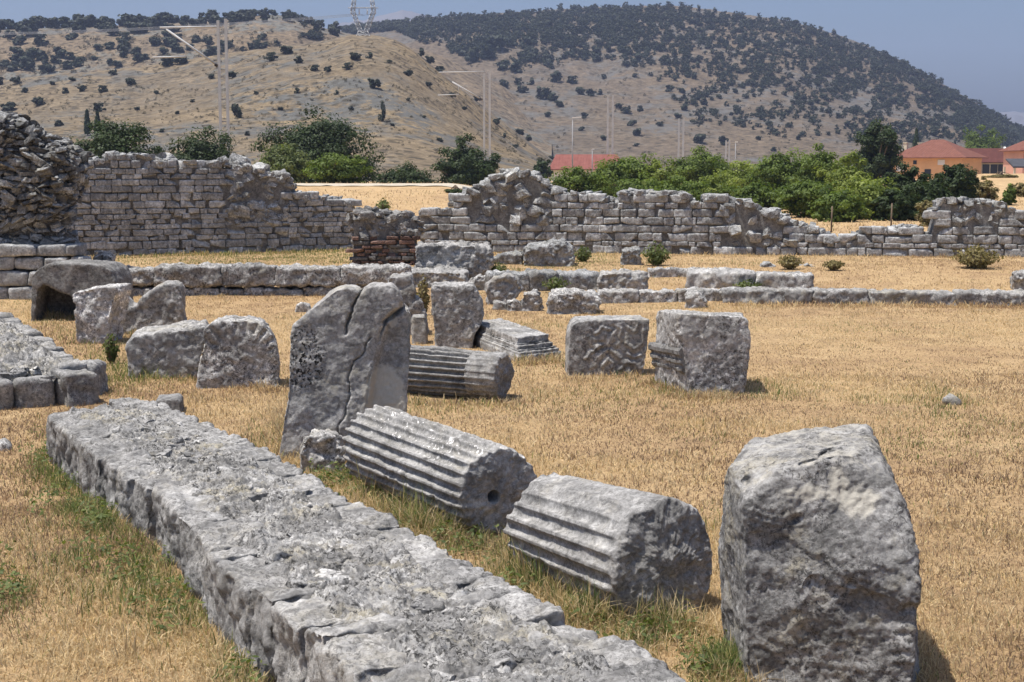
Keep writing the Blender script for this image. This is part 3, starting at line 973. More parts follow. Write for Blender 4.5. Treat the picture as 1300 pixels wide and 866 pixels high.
# ------------------------------------------------------------------ rocks before the back wall
o5 = lambda L: [(430 + x / 2.955, 200 + y / 2.955) for x, y in L]
back_rocks = [
    ('plinth_block', 'big squared block lying on a plinth slab right of the brick pier', 'stone block', [(528, 344), (528, 313), (560, 311), (622, 313), (625, 330), (620, 344)], 22.4, .55, M_LIME, .05),
    ('plinth_slab', 'long flat plinth slab under the squared block right of the brick pier', 'stone slab', [(480, 364), (480, 347), (530, 345), (594, 346), (596, 364)], 21.6, 1.2, M_LIME, .0),
    ('boulder', 'large dark boulder on a heap of small rocks right of the capital block', 'boulder', o5([(560, 540), (556, 480), (590, 452), (640, 445), (675, 460), (690, 500), (660, 530), (640, 545)]), 19.6, .45, M_LIME, 0),
    ('boulder', 'rough rock at the right end of the heap below the dark boulder', 'boulder', o5([(690, 580), (685, 540), (700, 510), (740, 505), (765, 530), (770, 585)]), 18.9, .3, M_PALE, 0),
    ('boulder', 'small white rock in the middle of the heap below the dark boulder', 'boulder', o5([(625, 570), (632, 545), (660, 532), (685, 545), (684, 570)]), 18.9, .25, M_PALE, 0),
    ('boulder', 'low rock at the left end of the heap below the dark boulder', 'boulder', o5([(578, 570), (580, 545), (600, 538), (628, 552), (632, 570)]), 19.0, .25, M_LIME, 0),
    ('stone_block', 'long low pale block in the grass above the relief block', 'stone block', o5([(790, 590), (785, 545), (790, 515), (850, 510), (960, 516), (985, 530), (975, 575), (920, 592)]), 18.4, .5, M_PALE, .06),
    ('stone_block', 'long grey block set back between the two kerb rows', 'stone block', o5([(975, 510), (970, 470), (985, 438), (1070, 432), (1150, 434), (1165, 450), (1162, 505)]), 20.9, .45, M_LIME, .05),
    ('boulder', 'largest rounded boulder at the foot of the central back wall', 'boulder', o5([(690, 400), (695, 350), (720, 338), (800, 326), (850, 326), (880, 345), (885, 375), (870, 400)]), 24.4, .6, M_RUBBLE, .1),
    ('boulder', 'low slab like rock left of the rounded boulder at the back wall', 'boulder', o5([(580, 400), (585, 375), (640, 360), (690, 365), (695, 400)]), 24.6, .4, M_RUBBLE, .1),
    ('stone_block', 'small squared rock under the back wall right of the rounded boulder', 'stone block', o5([(1058, 395), (1060, 350), (1100, 343), (1134, 347), (1137, 395)]), 24.6, .35, M_RUBBLE, .05),
    ('boulder', 'bleached flat stone on the grass step by the plinth slab', 'boulder', [(596, 362), (598, 353), (608, 350), (618, 353), (620, 362)], 21.3, .3, M_PALE, 0),
    ('kerb_slab', 'grey slab end at the right picture edge above the kerb row', 'stone slab', [(1288, 362), (1287, 348), (1310, 347), (1330, 348), (1330, 362)], 21.2, .4, M_LIME, 0),
    ('boulder', 'tiny pale stone before the back wall near the dry weeds', 'boulder', [(1012, 345), (1014, 337), (1026, 335), (1036, 338), (1038, 345)], 24.2, .3, M_RUBBLE, 0),
    ('boulder', 'tiny dark stone before the back wall left of the dry weeds', 'boulder', [(964, 345), (966, 336), (978, 333), (986, 339), (986, 345)], 24.2, .3, M_RUBBLE, 0),
    ('boulder', 'small stone lying flat in the lawn at far right', 'boulder', [(1199, 512), (1202, 507), (1208, 505), (1215, 507), (1217, 512)], 11.3, .12, M_LIME, 0),
    ('boulder', 'small broken stones edge by the left end of the right kerb row', 'boulder', [(868, 392), (872, 378), (886, 372), (896, 380), (898, 392)], 19.2, .35, M_PALE, 0),
    ('stone_block', 'small low block at the right foot of the left tower ruin', 'stone block', [(117, 342), (118, 327), (130, 323), (143, 326), (146, 342)], 21.6, .4, M_PALE, .04),
]
for k, (nm, lab, cat, px, Y, th, mt, sl) in enumerate(back_rocks):
    outline_rock(nm, lab, cat, px, Y, th, mt, 70 + k, vox=.017, smooth=1, amps=((.05, 3.0), (.03, 8), (.012, 22)), ridge=(.035, 6), slope=sl)


# ------------------------------------------------------------------ kerb rows
def kerb(label, a, b, ytop, depth, slen, seed, mat, second=None, jag=.02):
    P0, P1 = gp(*a), gp(*b)
    d = (P1 - P0)[:2]; L = np.linalg.norm(d); t = d / L; n = np.array([-t[1], t[0]])
    if n[1] < 0: n = -n
    zt = at(a[0], ytop, P0[1])[2]
    M = np.stack([[t[0], t[1], 0], [n[0], n[1], 0], [0, 0, 1]], 1)
    rs = np.random.RandomState(seed); A = Acc(); s = 0.0; k = 0
    z0 = P0[2] - .08
    zs = [(z0, zt, 0.0)] if second is None else [(z0, at(a[0], second, P0[1])[2], -.0), (at(a[0], second, P0[1])[2] + .01, zt, .03)]
    for (za, zb, inset) in zs:
        s = rs.uniform(-.2, 0)
        while s < L:
            ln = rs.uniform(*slen) * (1 if zb == zt else .55)
            z1 = zb + rs.uniform(-jag, jag)
            p = P0[:2] + t * (s + ln / 2) + n * (depth / 2 - (.04 if inset else 0) + rs.uniform(-.02, .02))
            half = (ln / 2 + .006, depth / 2, (z1 - za) / 2)
            V, F = stone((p[0], p[1], (za + z1) / 2), half, M @ rot_eul(rs.uniform(-.02, .02), 0, rs.uniform(-.02, .02)), (int(ln / .03) + 3, 11, 11), rnd=.3, amp=.18, seed=seed + k, freq=1.2, irr=.03, cuts=0)
            V = roughen(V, F, [(.032, 6), (.02, 16)], seed + k)
            A.add(V, F, rs.uniform(-.15, .18)); s += ln + rs.uniform(.0, .02); k += 1
    ctr = (P0 + P1) / 2
    o = A.build('stone_kerb', mat, origin=ctr)
    tag(o, label, 'stone kerb')


kerb('long row of low kerb slabs along the lawn at the right', (925, 385), (1330, 389), 367, .34, (.7, 1.5), 3, M_LIME)
kerb('short thick kerb slab row set back above the long right kerb', (872, 366), (1018, 369), 346, .5, (.7, 1.3), 4, M_LIME)
kerb('tall kerb wall of two courses left of the brick pier', (150, 376), (492, 375), 340, .45, (.5, 1.0), 5, limestone('kerb_pale', base=.28, sc=1.3, white=.9, dark=.9, yellow=.4), second=365, jag=.03)
kerb('thin row of half buried kerb stones in the middle ground', (765, 385), (893, 383), 371, .3, (.4, .8), 6, M_PALE, jag=.03)
kerb('rough row of kerb stones behind the boulder heap', (636, 371), (756, 368), 346, .4, (.35, .7), 7, M_RUBBLE, jag=.05)
kerb('thin far kerb line in the grass below the central back wall', (826, 352), (930, 351), 343, .3, (.5, .9), 8, M_PALE, jag=.03)


# ------------------------------------------------------------------ coursed walls at the back
def wall(name, label, pa, pb, thick, prof, rub, course, slen, seed, mat, core_mat=None, cat='ruined wall', res=4, gap=.003, prot=.011, brick=None, rub_h=(.06, .13), batter=0):
    P0, P1 = gp(*pa), gp(*pb)
    d = (P1 - P0)[:2]; L = np.linalg.norm(d); t = d / L; n = np.array([-t[1], t[0]])
    if n[1] < 0: n = -n
    M = np.stack([[t[0], t[1], 0], [n[0], n[1], 0], [0, 0, 1]], 1)
    rs = np.random.RandomState(seed)
    px_ = np.array([q[0] for q in prof], float); py_ = np.array([q[1] for q in prof], float)

    def top(s):
        p = P0 + (P1 - P0) * (s / L)
        x = proj(np.array([[p[0], p[1], p[2] + .8]]))[0][0]
        y = np.interp(x, px_, py_)
        return at(x, y, p[1])[2], x

    z0 = float(min(P0[2], P1[2])) - .12
    A = Acc(); B = Acc(); RB = Acc(); k = 0
    ss = np.linspace(0, L, 160); tops = np.array([top(s)[0] for s in ss])
    tmax = tops.max()
    TOP = lambda s: np.interp(s, ss, tops)
    PXS = np.array([top(q)[1] for q in ss])

    def is_rub(s, z):
        x = np.interp(s, ss, PXS)
        p = P0 + (P1 - P0) * (s / L)
        y = proj(np.array([[p[0], p[1], z]]))[1][0]
        for (xa, xb, yl) in rub:
            w = 4 * math.sin(y * .3 + seed)
            if xa + w <= x <= xb + w and y <= yl: return True
        return False

    z = z0
    while z < tmax:
        h = rs.uniform(*course)
        s = rs.uniform(-.15, 0)
        while s < L:
            w = rs.uniform(*slen) * (1.25 if h > np.mean(course) else .9)
            if rs.rand() < .15: w *= .55
            smid = s + w / 2
            if 0 <= smid <= L + .05:
                tp = TOP(smid) + rs.uniform(-.02, .02)
                zm = z + h / 2
                if z + h * .55 <= tp:
                    if is_rub(smid, zm):
                        for q in range(3):
                            r = rs.uniform(*rub_h)
                            p = P0[:2] + t * (smid + rs.uniform(-w / 2, w / 2)) + n * (.17 + rs.uniform(-.08, .12))
                            V, F = stone((p[0], p[1], zm + rs.uniform(-h / 2, h / 2)), (r * rs.uniform(1, 1.7), r * rs.uniform(.9, 1.4), r * rs.uniform(.6, .95)), M @ rot_eul(rs.uniform(-.5, .5), rs.uniform(-.5, .5), rs.uniform(0, 3)), (res, res, res), rnd=.3, amp=.3, seed=seed + k, freq=1.6, irr=.25, cuts=6)
                            RB.add(V, F, rs.uniform(-.15, .5)); k += 1
                    else:
                        hh = h / 2 - gap * rs.uniform(.2, 1)
                        dd = .19
                        p = P0[:2] + t * smid + n * (dd - rs.uniform(0, prot) + batter * (zm - z0))
                        V, F = stone((p[0], p[1], zm + rs.uniform(-.006, .006)), (w / 2 - gap * rs.uniform(.2, 1), dd, hh), M @ rot_eul(rs.uniform(-.05, .05), rs.uniform(-.025, .025), rs.uniform(-.05, .05)), (res + 3, res + 1, res + 1), rnd=rs.uniform(.10, .30), amp=.24, seed=seed + k, freq=1.8, irr=.04, cuts=1)
                        tn = rs.uniform(-.25, .25)
                        (B if (brick and rs.rand() < brick(zm - z0)) else A).add(V, F, tn); k += 1
            s += w
        z += h
    # loose stones along the broken top, across the thickness
    for s in np.arange(0.05, L, .11):
        for off in np.arange(.1, thick, .2):
            if rs.rand() < .8:
                r = rs.uniform(.04, .095)
                p = P0[:2] + t * (s + rs.uniform(-.06, .06)) + n * (off + rs.uniform(-.06, .06))
                V, F = stone((p[0], p[1], TOP(s) - r * rs.uniform(.4, 1.2)), (r * rs.uniform(.9, 1.9), r * rs.uniform(.9, 1.5), r * rs.uniform(.6, .9)), M @ rot_eul(rs.uniform(-.3, .3), rs.uniform(-.3, .3), rs.uniform(0, 3)), (res, res, res), rnd=.3, amp=.3, seed=seed + k, freq=1.6, irr=.2, cuts=5)
                RB.add(V, F, rs.uniform(-.1, .35)); k += 1
    base = (P0 + P1) / 2; base[2] = float(gz(base[0], base[1]))
    root = empty(name, base, label, cat)
    A.build('wall_stonework', mat, root)
    if RB.n: RB.build('rubble_stones', M_RUBBLE if mat is not M_DARK else M_DARK, root, smooth=False)
    if B.n: B.build('brick_courses', M_BRICK, root)
    # mortar heart of the wall
    prof4 = []
    for s in np.linspace(0, L, 120):
        zt = TOP(s) - .10 + .03 * math.sin(s * 9)
        a = P0[:2] + t * s + n * .055; b = P0[:2] + t * s + n * thick
        prof4 += [(*a, z0), (*a, max(zt, z0 + .05)), (*b, max(zt, z0 + .05)), (*b, z0)]
    Vc = np.array(prof4); m = len(Vc) // 4; Fc = []
    for i in range(m - 1):
        for j in range(4): Fc.append((4 * i + j, 4 * i + (j + 1) % 4, 4 * i + 4 + (j + 1) % 4, 4 * i + 4 + j))
    Fc += [(0, 1, 2, 3), (4 * m - 4, 4 * m - 1, 4 * m - 2, 4 * m - 3)]
    build('wall_core', Vc, np.array(Fc), core_mat or M_MORTAR, root, smooth=False)
    return root


wall('stone_wall', 'tall coursed grey stone wall with a rubble breach, left of the brick pier', (60, 327), (449, 318), .6,
     [(40, 200), (91, 201), (138, 201), (140, 193), (172, 196), (183, 194), (205, 203), (207, 198), (232, 203), (234, 205), (278, 206), (282, 205), (300, 209), (318, 207), (330, 214), (338, 219), (368, 221), (373, 240), (388, 246), (400, 248), (433, 249), (447, 256), (470, 258)],
     [(288, 366, 285), (205, 232, 204)], (.085, .165), (.13, .36), 101, M_WALL)
wall('stone_wall', 'long coursed stone wall with a collapsed rubble heap and a low gap, right of the brick pier', (533, 320), (1320, 327), .7,
     [(520, 268), (535, 268), (571, 265), (575, 256), (590, 240), (600, 237), (612, 230), (622, 226), (635, 219), (676, 218), (682, 226), (697, 232), (702, 243), (757, 244), (762, 251), (785, 252), (787, 242), (873, 243), (876, 255), (889, 257), (894, 258), (897, 246), (923, 247), (928, 252), (945, 254), (972, 265), (990, 272), (1005, 281), (1029, 285), (1040, 291), (1053, 299), (1062, 303), (1088, 300), (1098, 293), (1110, 291), (1142, 290), (1146, 285), (1166, 286), (1172, 294), (1188, 296), (1192, 253), (1219, 252), (1240, 254), (1266, 254), (1275, 260), (1284, 265), (1300, 271), (1340, 280)],
     [(598, 700, 285), (915, 1005, 312), (1210, 1280, 290), (1062, 1095, 302)], (.09, .17), (.15, .40), 202, M_WALL)
wall('brick_pier', 'stump of a pier with grey rubble on top and red brick courses below', (450, 337), (530, 336), .85,
     [(430, 275), (448, 272), (460, 269), (500, 269), (522, 271), (531, 278), (545, 280)], [(440, 540, 302)], (.05, .08), (.10, .26), 303, M_DARK, brick=lambda h: .75 if h < .75 else .12, rub_h=(.04, .09), cat='ruined pier', gap=.010, prot=.05)


# ------------------------------------------------------------------ rubble tower ruin at the left edge
def tower():
    Y = 20.4
    # (height, right-hand edge) of the mass as seen from the lawn
    sil = [(0, 157), (25, 159), (45, 168), (60, 178), (78, 186), (90, 196), (93, 206), (92, 222), (84, 240), (78, 258), (73, 270), (75, 290), (82, 305), (95, 322), (100, 345)]
    fr = [at(x, y, Y) for x, y in sil]
    left = [at(-90, 350, Y), at(-90, 150, Y), at(-40, 152, Y)]
    f = fr + left
    for p in f:
        if p[2] < .45: p[2] = .0
    b = [p + np.array([p[0] * 1.5 / Y * 1.05, 1.5, 0]) for p in f]
    V, F = voxelize(extrude_bm(f, b), .07, 4)
    V = roughen(V, F, [(.16, 1.5), (.10, 3.5)], 5)
    low = sm(1.25, .9, V[:, 2])
    base = np.array([-7.6, Y + .7, float(gz(-7.6, Y))])
    root = empty('tower_ruin', base, 'ragged rubble stump of a tower at the left edge with an overhanging top', 'ruined tower')
    build('rubble_core', V, F, limestone('tower_core', base=.15, sc=1, white=.5, dark=.5, yellow=.7), root)
    N = vnormals(V, F)
    rs = np.random.RandomState(8)
    A = Acc()
    ok = np.where((N[:, 1] < .5) & (V[:, 2] > .15) & (V[:, 0] > -8.6))[0]
    idx = rs.choice(ok, 6500)
    for k, i in enumerate(idx):
        z = V[i, 2]
        if z < 1.2 and rs.rand() < .55: continue
        r = .022 + .09 * rs.rand() ** 2.2
        yaw = math.atan2(N[i, 1], N[i, 0])
        p = V[i] + N[i] * rs.uniform(-.05, .10) * (1 if z > 1.2 else .4)
        Vs, Fs = stone(p, (r * rs.uniform(.8, 1.3), r * rs.uniform(.8, 1.6), r * rs.uniform(.22, .55)), rot_eul(rs.uniform(-.6, .6), rs.uniform(-.5, .5), yaw), (5, 5, 4), rnd=.25, amp=.3, seed=k, freq=1.6, irr=.25, cuts=6)
        A.add(Vs, Fs, rs.uniform(-.55, .5) if z > 1.2 else rs.uniform(-.1, .5))
    A.build('rubble_stones', limestone('tower_rubble', base=.21, sc=1.3, white=.7, dark=.5, yellow=.45, tint=(1.0, 1.0, .98)), root, smooth=False)
    # big squared footing stones
    B = Acc(); k = 0
    z = 0.0
    for (h, xr) in ((.22, 106), (.22, 108), (.2, 112), (.17, 98)):
        x = at(-50, 340, Y)[0]; xe = at(xr, 340, Y)[0]
        while x < xe:
            w = rs.uniform(.3, .62); w = min(w, max(xe - x, .15))
            Vs, Fs = stone((x + w / 2, Y - .02 - rs.uniform(0, .05), z + h / 2), (w / 2 - .006, .25, h / 2 - .005), rot_eul(0, rs.uniform(-.02, .02), rs.uniform(-.04, .04)), (7, 6, 5), rnd=.35, amp=.2, seed=900 + k, freq=1.4)
            B.add(Vs, Fs, rs.uniform(-.2, .15)); x += w; k += 1
        z += h
    B.build('footing_stones', M_WALL, root)


tower()
# ------------------------------------------------------------------ terrain
def ground_mat():
    m, nt, out = newmat('dry_ground'); g = NT(nt); v = coords(g, False)
    big = g.noise(v, .35, 5, .6); mid = g.noise(v, 2.2, 6, .65); fine = g.noise(v, 38, 8, .75)
    c = g.ramp(big, [(.3, (.31, .20, .115)), (.47, (.40, .27, .145)), (.6, (.46, .325, .18)), (.75, (.34, .24, .14))])
    c = g.mix(.55, c, g.ramp(mid, [(.3, (.25, .17, .105)), (.5, (.42, .29, .155)), (.7, (.53, .39, .22))]))
    c = g.mix(.8, c, g.ramp(fine, [(.3, .45), (.5, 1.0), (.7, 1.4)]), 'MULTIPLY')
    nr = g.bump(fine, .8, .03)
    g.l(g.bsdf(c, .95, nr, .05), out.inputs[0]); return m


def grid_surface(name, xs, ys, zf, mat, kind='structure'):
    X, Y = np.meshgrid(xs, ys, indexing='ij')
    Z = zf(X, Y)
    V = np.stack([X.ravel(), Y.ravel(), Z.ravel()], 1)
    n = len(ys); i = (np.arange(len(xs) - 1)[:, None] * n + np.arange(n - 1)[None]).ravel()
    o = build(name, V, np.stack([i, i + n, i + n + 1, i + 1], 1), mat)
    o['kind'] = kind
    return o


xs = np.concatenate([-np.geomspace(26, 2300, 40)[::-1], np.linspace(-25, 30, 221), np.geomspace(31, 2300, 40)])
ys = np.concatenate([[-40, -20, -8, 0, 2], np.linspace(3, 34, 190), np.linspace(34.4, 160, 150), np.geomspace(165, 2500, 40)])


def zground(X, Y):
    z = gz(X, Y)
    q = n2(X, Y, 1.3, 3, 2).reshape(X.shape) * .018 * (Y < 60)
    return z + q


g_obj = grid_surface('ground', xs, ys, zground, ground_mat())

# pale gravel path along the top of the bank
pth = grid_surface('path', np.linspace(-24, -.6, 90), np.linspace(55.5, 63.0, 20), lambda X, Y: zground(X, Y) + .03 + .02 * n2(X, Y, 2, 2, 4).reshape(X.shape),
                   flat('path_gravel', (.44, .385, .30), .95, 0, .25, 5, .5))


# ------------------------------------------------------------------ hills
def hill_mat(name, dry, gold, rock, rk=.6, sc=1.0):
    m, nt, out = newmat(name); g = NT(nt); v = coords(g, False)
    c = g.ramp(g.noise(v, .014 * sc, 8, .66), [(.36, dry), (.5, tuple(.5 * (a + b) for a, b in zip(dry, gold))), (.6, gold)])
    c = g.mix(.85, c, g.ramp(g.noise(v, .2 * sc, 9, .75), [(.3, .5), (.5, 1.0), (.7, 1.5)]), 'MULTIPLY')
    c = g.mix(.6, c, g.ramp(g.noise(v, .7 * sc, 6, .8), [(.32, .5), (.5, 1.0), (.68, 1.45)]), 'MULTIPLY')
    # grey rock breaking through
    rm = g.math('MULTIPLY', g.ramp(g.noise(v, .025 * sc, 6, .65), [(.47, 0.0), (.56, 1.0)]), g.ramp(g.noise(v, .13 * sc, 8, .78), [(.46, 0.0), (.52, 1.0)]))
    c = g.mix(g.math('MULTIPLY', rm, rk), c, g.mix(g.noise(v, .5 * sc, 6, .75), tuple(x * .5 for x in rock), tuple(x * 1.9 for x in rock)))
    # low dark scrub too small to stand out as bushes
    vv = g.n('ShaderNodeVectorMath', operation='ADD'); g.l(v, vv.inputs[0])
    ns = g.n('ShaderNodeTexNoise'); ns.inputs['Scale'].default_value = .3; ns.inputs['Detail'].default_value = 3; g.l(v, ns.inputs['Vector']); g.l(ns.outputs['Color'], vv.inputs[1])
    s1 = g.ramp(g.voro(vv.outputs[0], .26 * sc, 'F1', '2D'), [(.14, 1.0), (.30, 0.0)])
    s2 = g.ramp(g.noise(v, .03 * sc, 5, .65), [(.36, 0.0), (.5, 1.0)])
    c = g.mix(g.math('MULTIPLY', g.math('MULTIPLY', s1, s2), .8), c, (.07, .060, .045))
    s3 = g.ramp(g.voro(vv.outputs[0], .7 * sc, 'F1', '2D'), [(.16, 1.0), (.34, 0.0)])
    s4 = g.ramp(g.noise(v, .06 * sc, 5, .65), [(.42, 0.0), (.56, 1.0)])
    c = g.mix(g.math('MULTIPLY', g.math('MULTIPLY', s3, s4), .7), c, (.10, .085, .06))
    nr = g.bump(g.noise(v, .3 * sc, 8, .75), .8, 2.0)
    g.l(g.bsdf(c, .95, nr, .03), out.inputs[0]); return m


HILLS = {}


def hill(name, key, pts, Y0, Yr, mat, rough=2.0, seed=1, nt_=420, ny=170, shape=.35, beyond=1.7, t_rng=None):
    tp = np.array([(p[0] - 650) / FOC for p in pts]); 
    el = np.array([(ray(p[0], p[1])[2] / ray(p[0], p[1])[1]) for p in pts])
    t = np.linspace(tp[0], tp[-1], nt_)
    e = np.interp(t, tp, el)
    k = np.array([.06, .12, .2, .24, .2, .12, .06]); e = np.convolve(np.pad(e, 3, 'edge'), k, 'valid')
    w = np.linspace(0, beyond, ny)
    Y0a = Y0 + 0 * t if np.isscalar(Y0) else np.interp(t, tp, Y0)
    Yra = Yr + 0 * t if np.isscalar(Yr) else np.interp(t, tp, Yr)
    Y = Y0a[:, None] + (Yra - Y0a)[:, None] * w[None]
    X = t[:, None] * Y
    s = np.where(w <= 1, shape * w + (1 - shape) * (w * w * (3 - 2 * w)), 1 - .55 * np.maximum(w - 1, 0) ** 1.6)
    Zr = np.maximum(e * Yra + H, -3)
    Z = Zr[:, None] * s[None]
    R = fbm(np.stack([X.ravel() * .012, Y.ravel() * .012, 0 * X.ravel()], 1), 5, seed).reshape(X.shape) * rough * 2.2 + fbm(np.stack([X.ravel() * .08, Y.ravel() * .08, 0 * X.ravel()], 1), 4, seed + 3).reshape(X.shape) * rough * .45
    Z = Z + R * np.minimum(1, 2 * w)[None] * np.clip(Z / 15, 0, 1)
    # bring every column's skyline to the traced height
    ev = ((Z - H) / Y).max(1)
    sc = (e - (-H / Yra)) / np.maximum(ev - (-H / Yra), 1e-4)
    sc = np.clip(np.convolve(np.pad(sc, 4, 'edge'), np.ones(9) / 9, 'valid'), .5, 1.6)
    Z = np.maximum(Z * sc[:, None], -.9)
    Z[:, 0] = -.9
    V = np.stack([X.ravel(), Y.ravel(), Z.ravel()], 1)
    i = (np.arange(nt_ - 1)[:, None] * ny + np.arange(ny - 1)[None]).ravel()
    o = build(name, V, np.stack([i, i + ny, i + ny + 1, i + 1], 1), mat)
    o['kind'] = 'structure'
    HILLS[key] = (t, Y, Z)
    return o


def on_hill(name, px, py):
    """the first point of the hill that the sight line through this spot meets"""
    t, Y, Z = HILLS[name]
    tt = (px - 650) / FOC
    i = int(np.clip(np.searchsorted(t, tt), 1, len(t) - 1))
    f = np.clip((tt - t[i - 1]) / (t[i] - t[i - 1]), 0, 1)
    y = Y[i - 1] * (1 - f) + Y[i] * f; z = Z[i - 1] * (1 - f) + Z[i] * f
    d = ray(px, py); e = d[2] / d[1]
    ee = (z - H) / y
    k = np.where(ee >= e)[0]
    if len(k) == 0:
        j = int(np.argmax(ee)); return np.array([tt * y[j], y[j], z[j]])
    j = k[0]
    if j == 0: return np.array([tt * y[0], y[0], z[0]])
    u = (e - ee[j - 1]) / max(ee[j] - ee[j - 1], 1e-9)
    yy = y[j - 1] + u * (y[j] - y[j - 1])
    return np.array([tt * yy, yy, z[j - 1] + u * (z[j] - z[j - 1])])


RIDGE2 = [(-160, 50), (-60, 40), (0, 37), (51, 36), (112, 33), (183, 32), (237, 27), (288, 23), (349, 18), (379, 22), (406, 33), (440, 42), (480, 48), (560, 70), (640, 110), (700, 160)]
RIDGE1 = [(-160, 130), (-60, 118), (0, 104), (60, 96), (120, 92), (190, 84), (270, 72), (330, 63), (400, 55), (430, 49), (450, 44), (475, 44), (505, 50), (530, 66), (560, 92), (600, 124), (640, 156), (680, 187), (705, 206), (740, 216), (800, 222)]
RIDGER = [(300, 60), (400, 44), (487, 34), (542, 24), (599, 19), (650, 16), (734, 10), (836, 7), (860, 7), (928, 17), (995, 26), (1043, 40), (1083, 54), (1131, 75), (1165, 92), (1198, 112), (1232, 131), (1266, 150), (1300, 170), (1340, 188), (1400, 204), (1460, 212)]
M_H1 = hill_mat('near_hillside', (.205, .163, .112), (.275, .208, .124), (.12, .12, .112), .95)
M_H2 = hill_mat('back_hillside', (.19, .15, .105), (.23, .172, .11), (.12, .145, .145), .6)
M_HR = hill_mat('great_hillside', (.142, .114, .085), (.168, .13, .09), (.11, .11, .105), .8, .8)
hill('hill', 'near', RIDGE1, 190, 400, M_H1, 1.6, 3)
hill('hill', 'back', RIDGE2, 380, 600, M_H2, 2.0, 8)

hill('hill', 'great', RIDGER, 420, 950, M_HR, 3.0, 15, 460, 200, .5)
M_FAR = flat('far_mountain_ground', (.13, .13, .14), .95, 0, .2, .004)
hill('mountain', 'far_a', [(380, 60), (430, 30), (470, 25), (500, 16), (516, 12), (535, 18), (570, 24), (640, 40), (700, 60)], 1700, 2200, M_FAR, 4, 21, 120, 40)
hill('mountain', 'far_b', [(1180, 170), (1240, 146), (1275, 141), (1300, 144), (1360, 150), (1450, 165)], 1700, 2300, M_FAR, 4, 25, 100, 40)


# ------------------------------------------------------------------ foliage
def leaf_quads(P, N, size, rs, aspect=1.0):
    n = len(P)
    r = rs.normal(size=(n, 3)); u = np.cross(N, r); u /= np.maximum(np.linalg.norm(u, axis=1), 1e-9)[:, None]
    v = np.cross(N, u); v /= np.maximum(np.linalg.norm(v, axis=1), 1e-9)[:, None]
    s = (size * rs.uniform(.6, 1.35, n))[:, None]
    a = u * s * .5; b = v * s * .5 * aspect
    V = np.stack([P - a, P - b * .9, P + a, P + b * .9], 1).reshape(-1, 3)
    return V, np.arange(4 * n).reshape(n, 4)


def crown_cloud(c, r, nclump, nleaf, rs, clump=.34, flat_bottom=.75, shell=.55):
    """leaf positions in clumps through an uneven ellipsoid"""
    c = np.array(c); r = np.array(r)
    d = rs.normal(size=(nclump, 3)); d /= np.linalg.norm(d, axis=1)[:, None]
    rad = rs.uniform(shell, 1, nclump) ** .7 * rs.uniform(.75, 1.12, nclump)
    cc = d * rad[:, None]
    cc[:, 2] = np.where(cc[:, 2] < 0, cc[:, 2] * flat_bottom, cc[:, 2])
    ct = rs.uniform(-.28, .28, nclump)
    cs = rs.uniform(.6, 1.3, nclump) * clump
    k = rs.randint(0, nclump, nleaf)
    q = rs.normal(size=(nleaf, 3)); q /= np.linalg.norm(q, axis=1)[:, None]
    rr = rs.uniform(.1, 1, nleaf) ** .5
    off = q * rr[:, None] * cs[k][:, None] * np.array([1, 1, .75])
    P = c + (cc[k] + off) * r
    N = q + .5 * d[k] + np.array([0, 0, .45]) + rs.normal(size=(nleaf, 3)) * .45
    N /= np.linalg.norm(N, axis=1)[:, None]
    tone = np.clip(.5 + ct[k] + rs.normal(size=nleaf) * .15, 0, 1)
    return P, N, tone, c + cc * r


def tube(A, pts, rads, seg=7, tone=0.0):
    pts = np.array(pts, float); V = []; n = len(pts)
    for i in range(n):
        d = pts[min(i + 1, n - 1)] - pts[max(i - 1, 0)]; d /= np.linalg.norm(d)
        u = np.cross(d, [0, 0, 1.0]) if abs(d[2]) < .95 else np.cross(d, [1.0, 0, 0]); u /= np.linalg.norm(u); v = np.cross(d, u)
        for k in range(seg):
            a = 2 * math.pi * k / seg; V.append(pts[i] + rads[i] * (math.cos(a) * u + math.sin(a) * v))
    F = [(i * seg + k, i * seg + (k + 1) % seg, (i + 1) * seg + (k + 1) % seg, (i + 1) * seg + k) for i in range(n - 1) for k in range(seg)]
    V.append(pts[0]); V.append(pts[-1]); a, b = len(V) - 2, len(V) - 1
    T = [(a, (k + 1) % seg, k) for k in range(seg)] + [(b, (n - 1) * seg + k, (n - 1) * seg + (k + 1) % seg) for k in range(seg)]
    A.add(np.array(V), [np.array(F), np.array(T)], tone)


M_BARK = flat('bark', (.14, .105, .075), .9, 0, .3, 6, .5)
L_DARK = leafmat('dark_foliage', (.014, .026, .008), (.055, .085, .022), .25)
L_MID = leafmat('green_foliage', (.032, .060, .010), (.18, .24, .05), .4)
L_LIGHT = leafmat('light_foliage', (.06, .095, .018), (.31, .36, .085), .45)
L_PALE = leafmat('flowering_foliage', (.04, .07, .018), (.22, .24, .10), .4)
L_DRY = leafmat('dry_foliage', (.10, .085, .035), (.26, .215, .09), .3)
L_HILL = leafmat('hill_foliage', (.014, .019, .011), (.045, .055, .027), .15)


L_SCRUB = leafmat('scrub_foliage', (.04, .038, .022), (.13, .11, .06), .15)


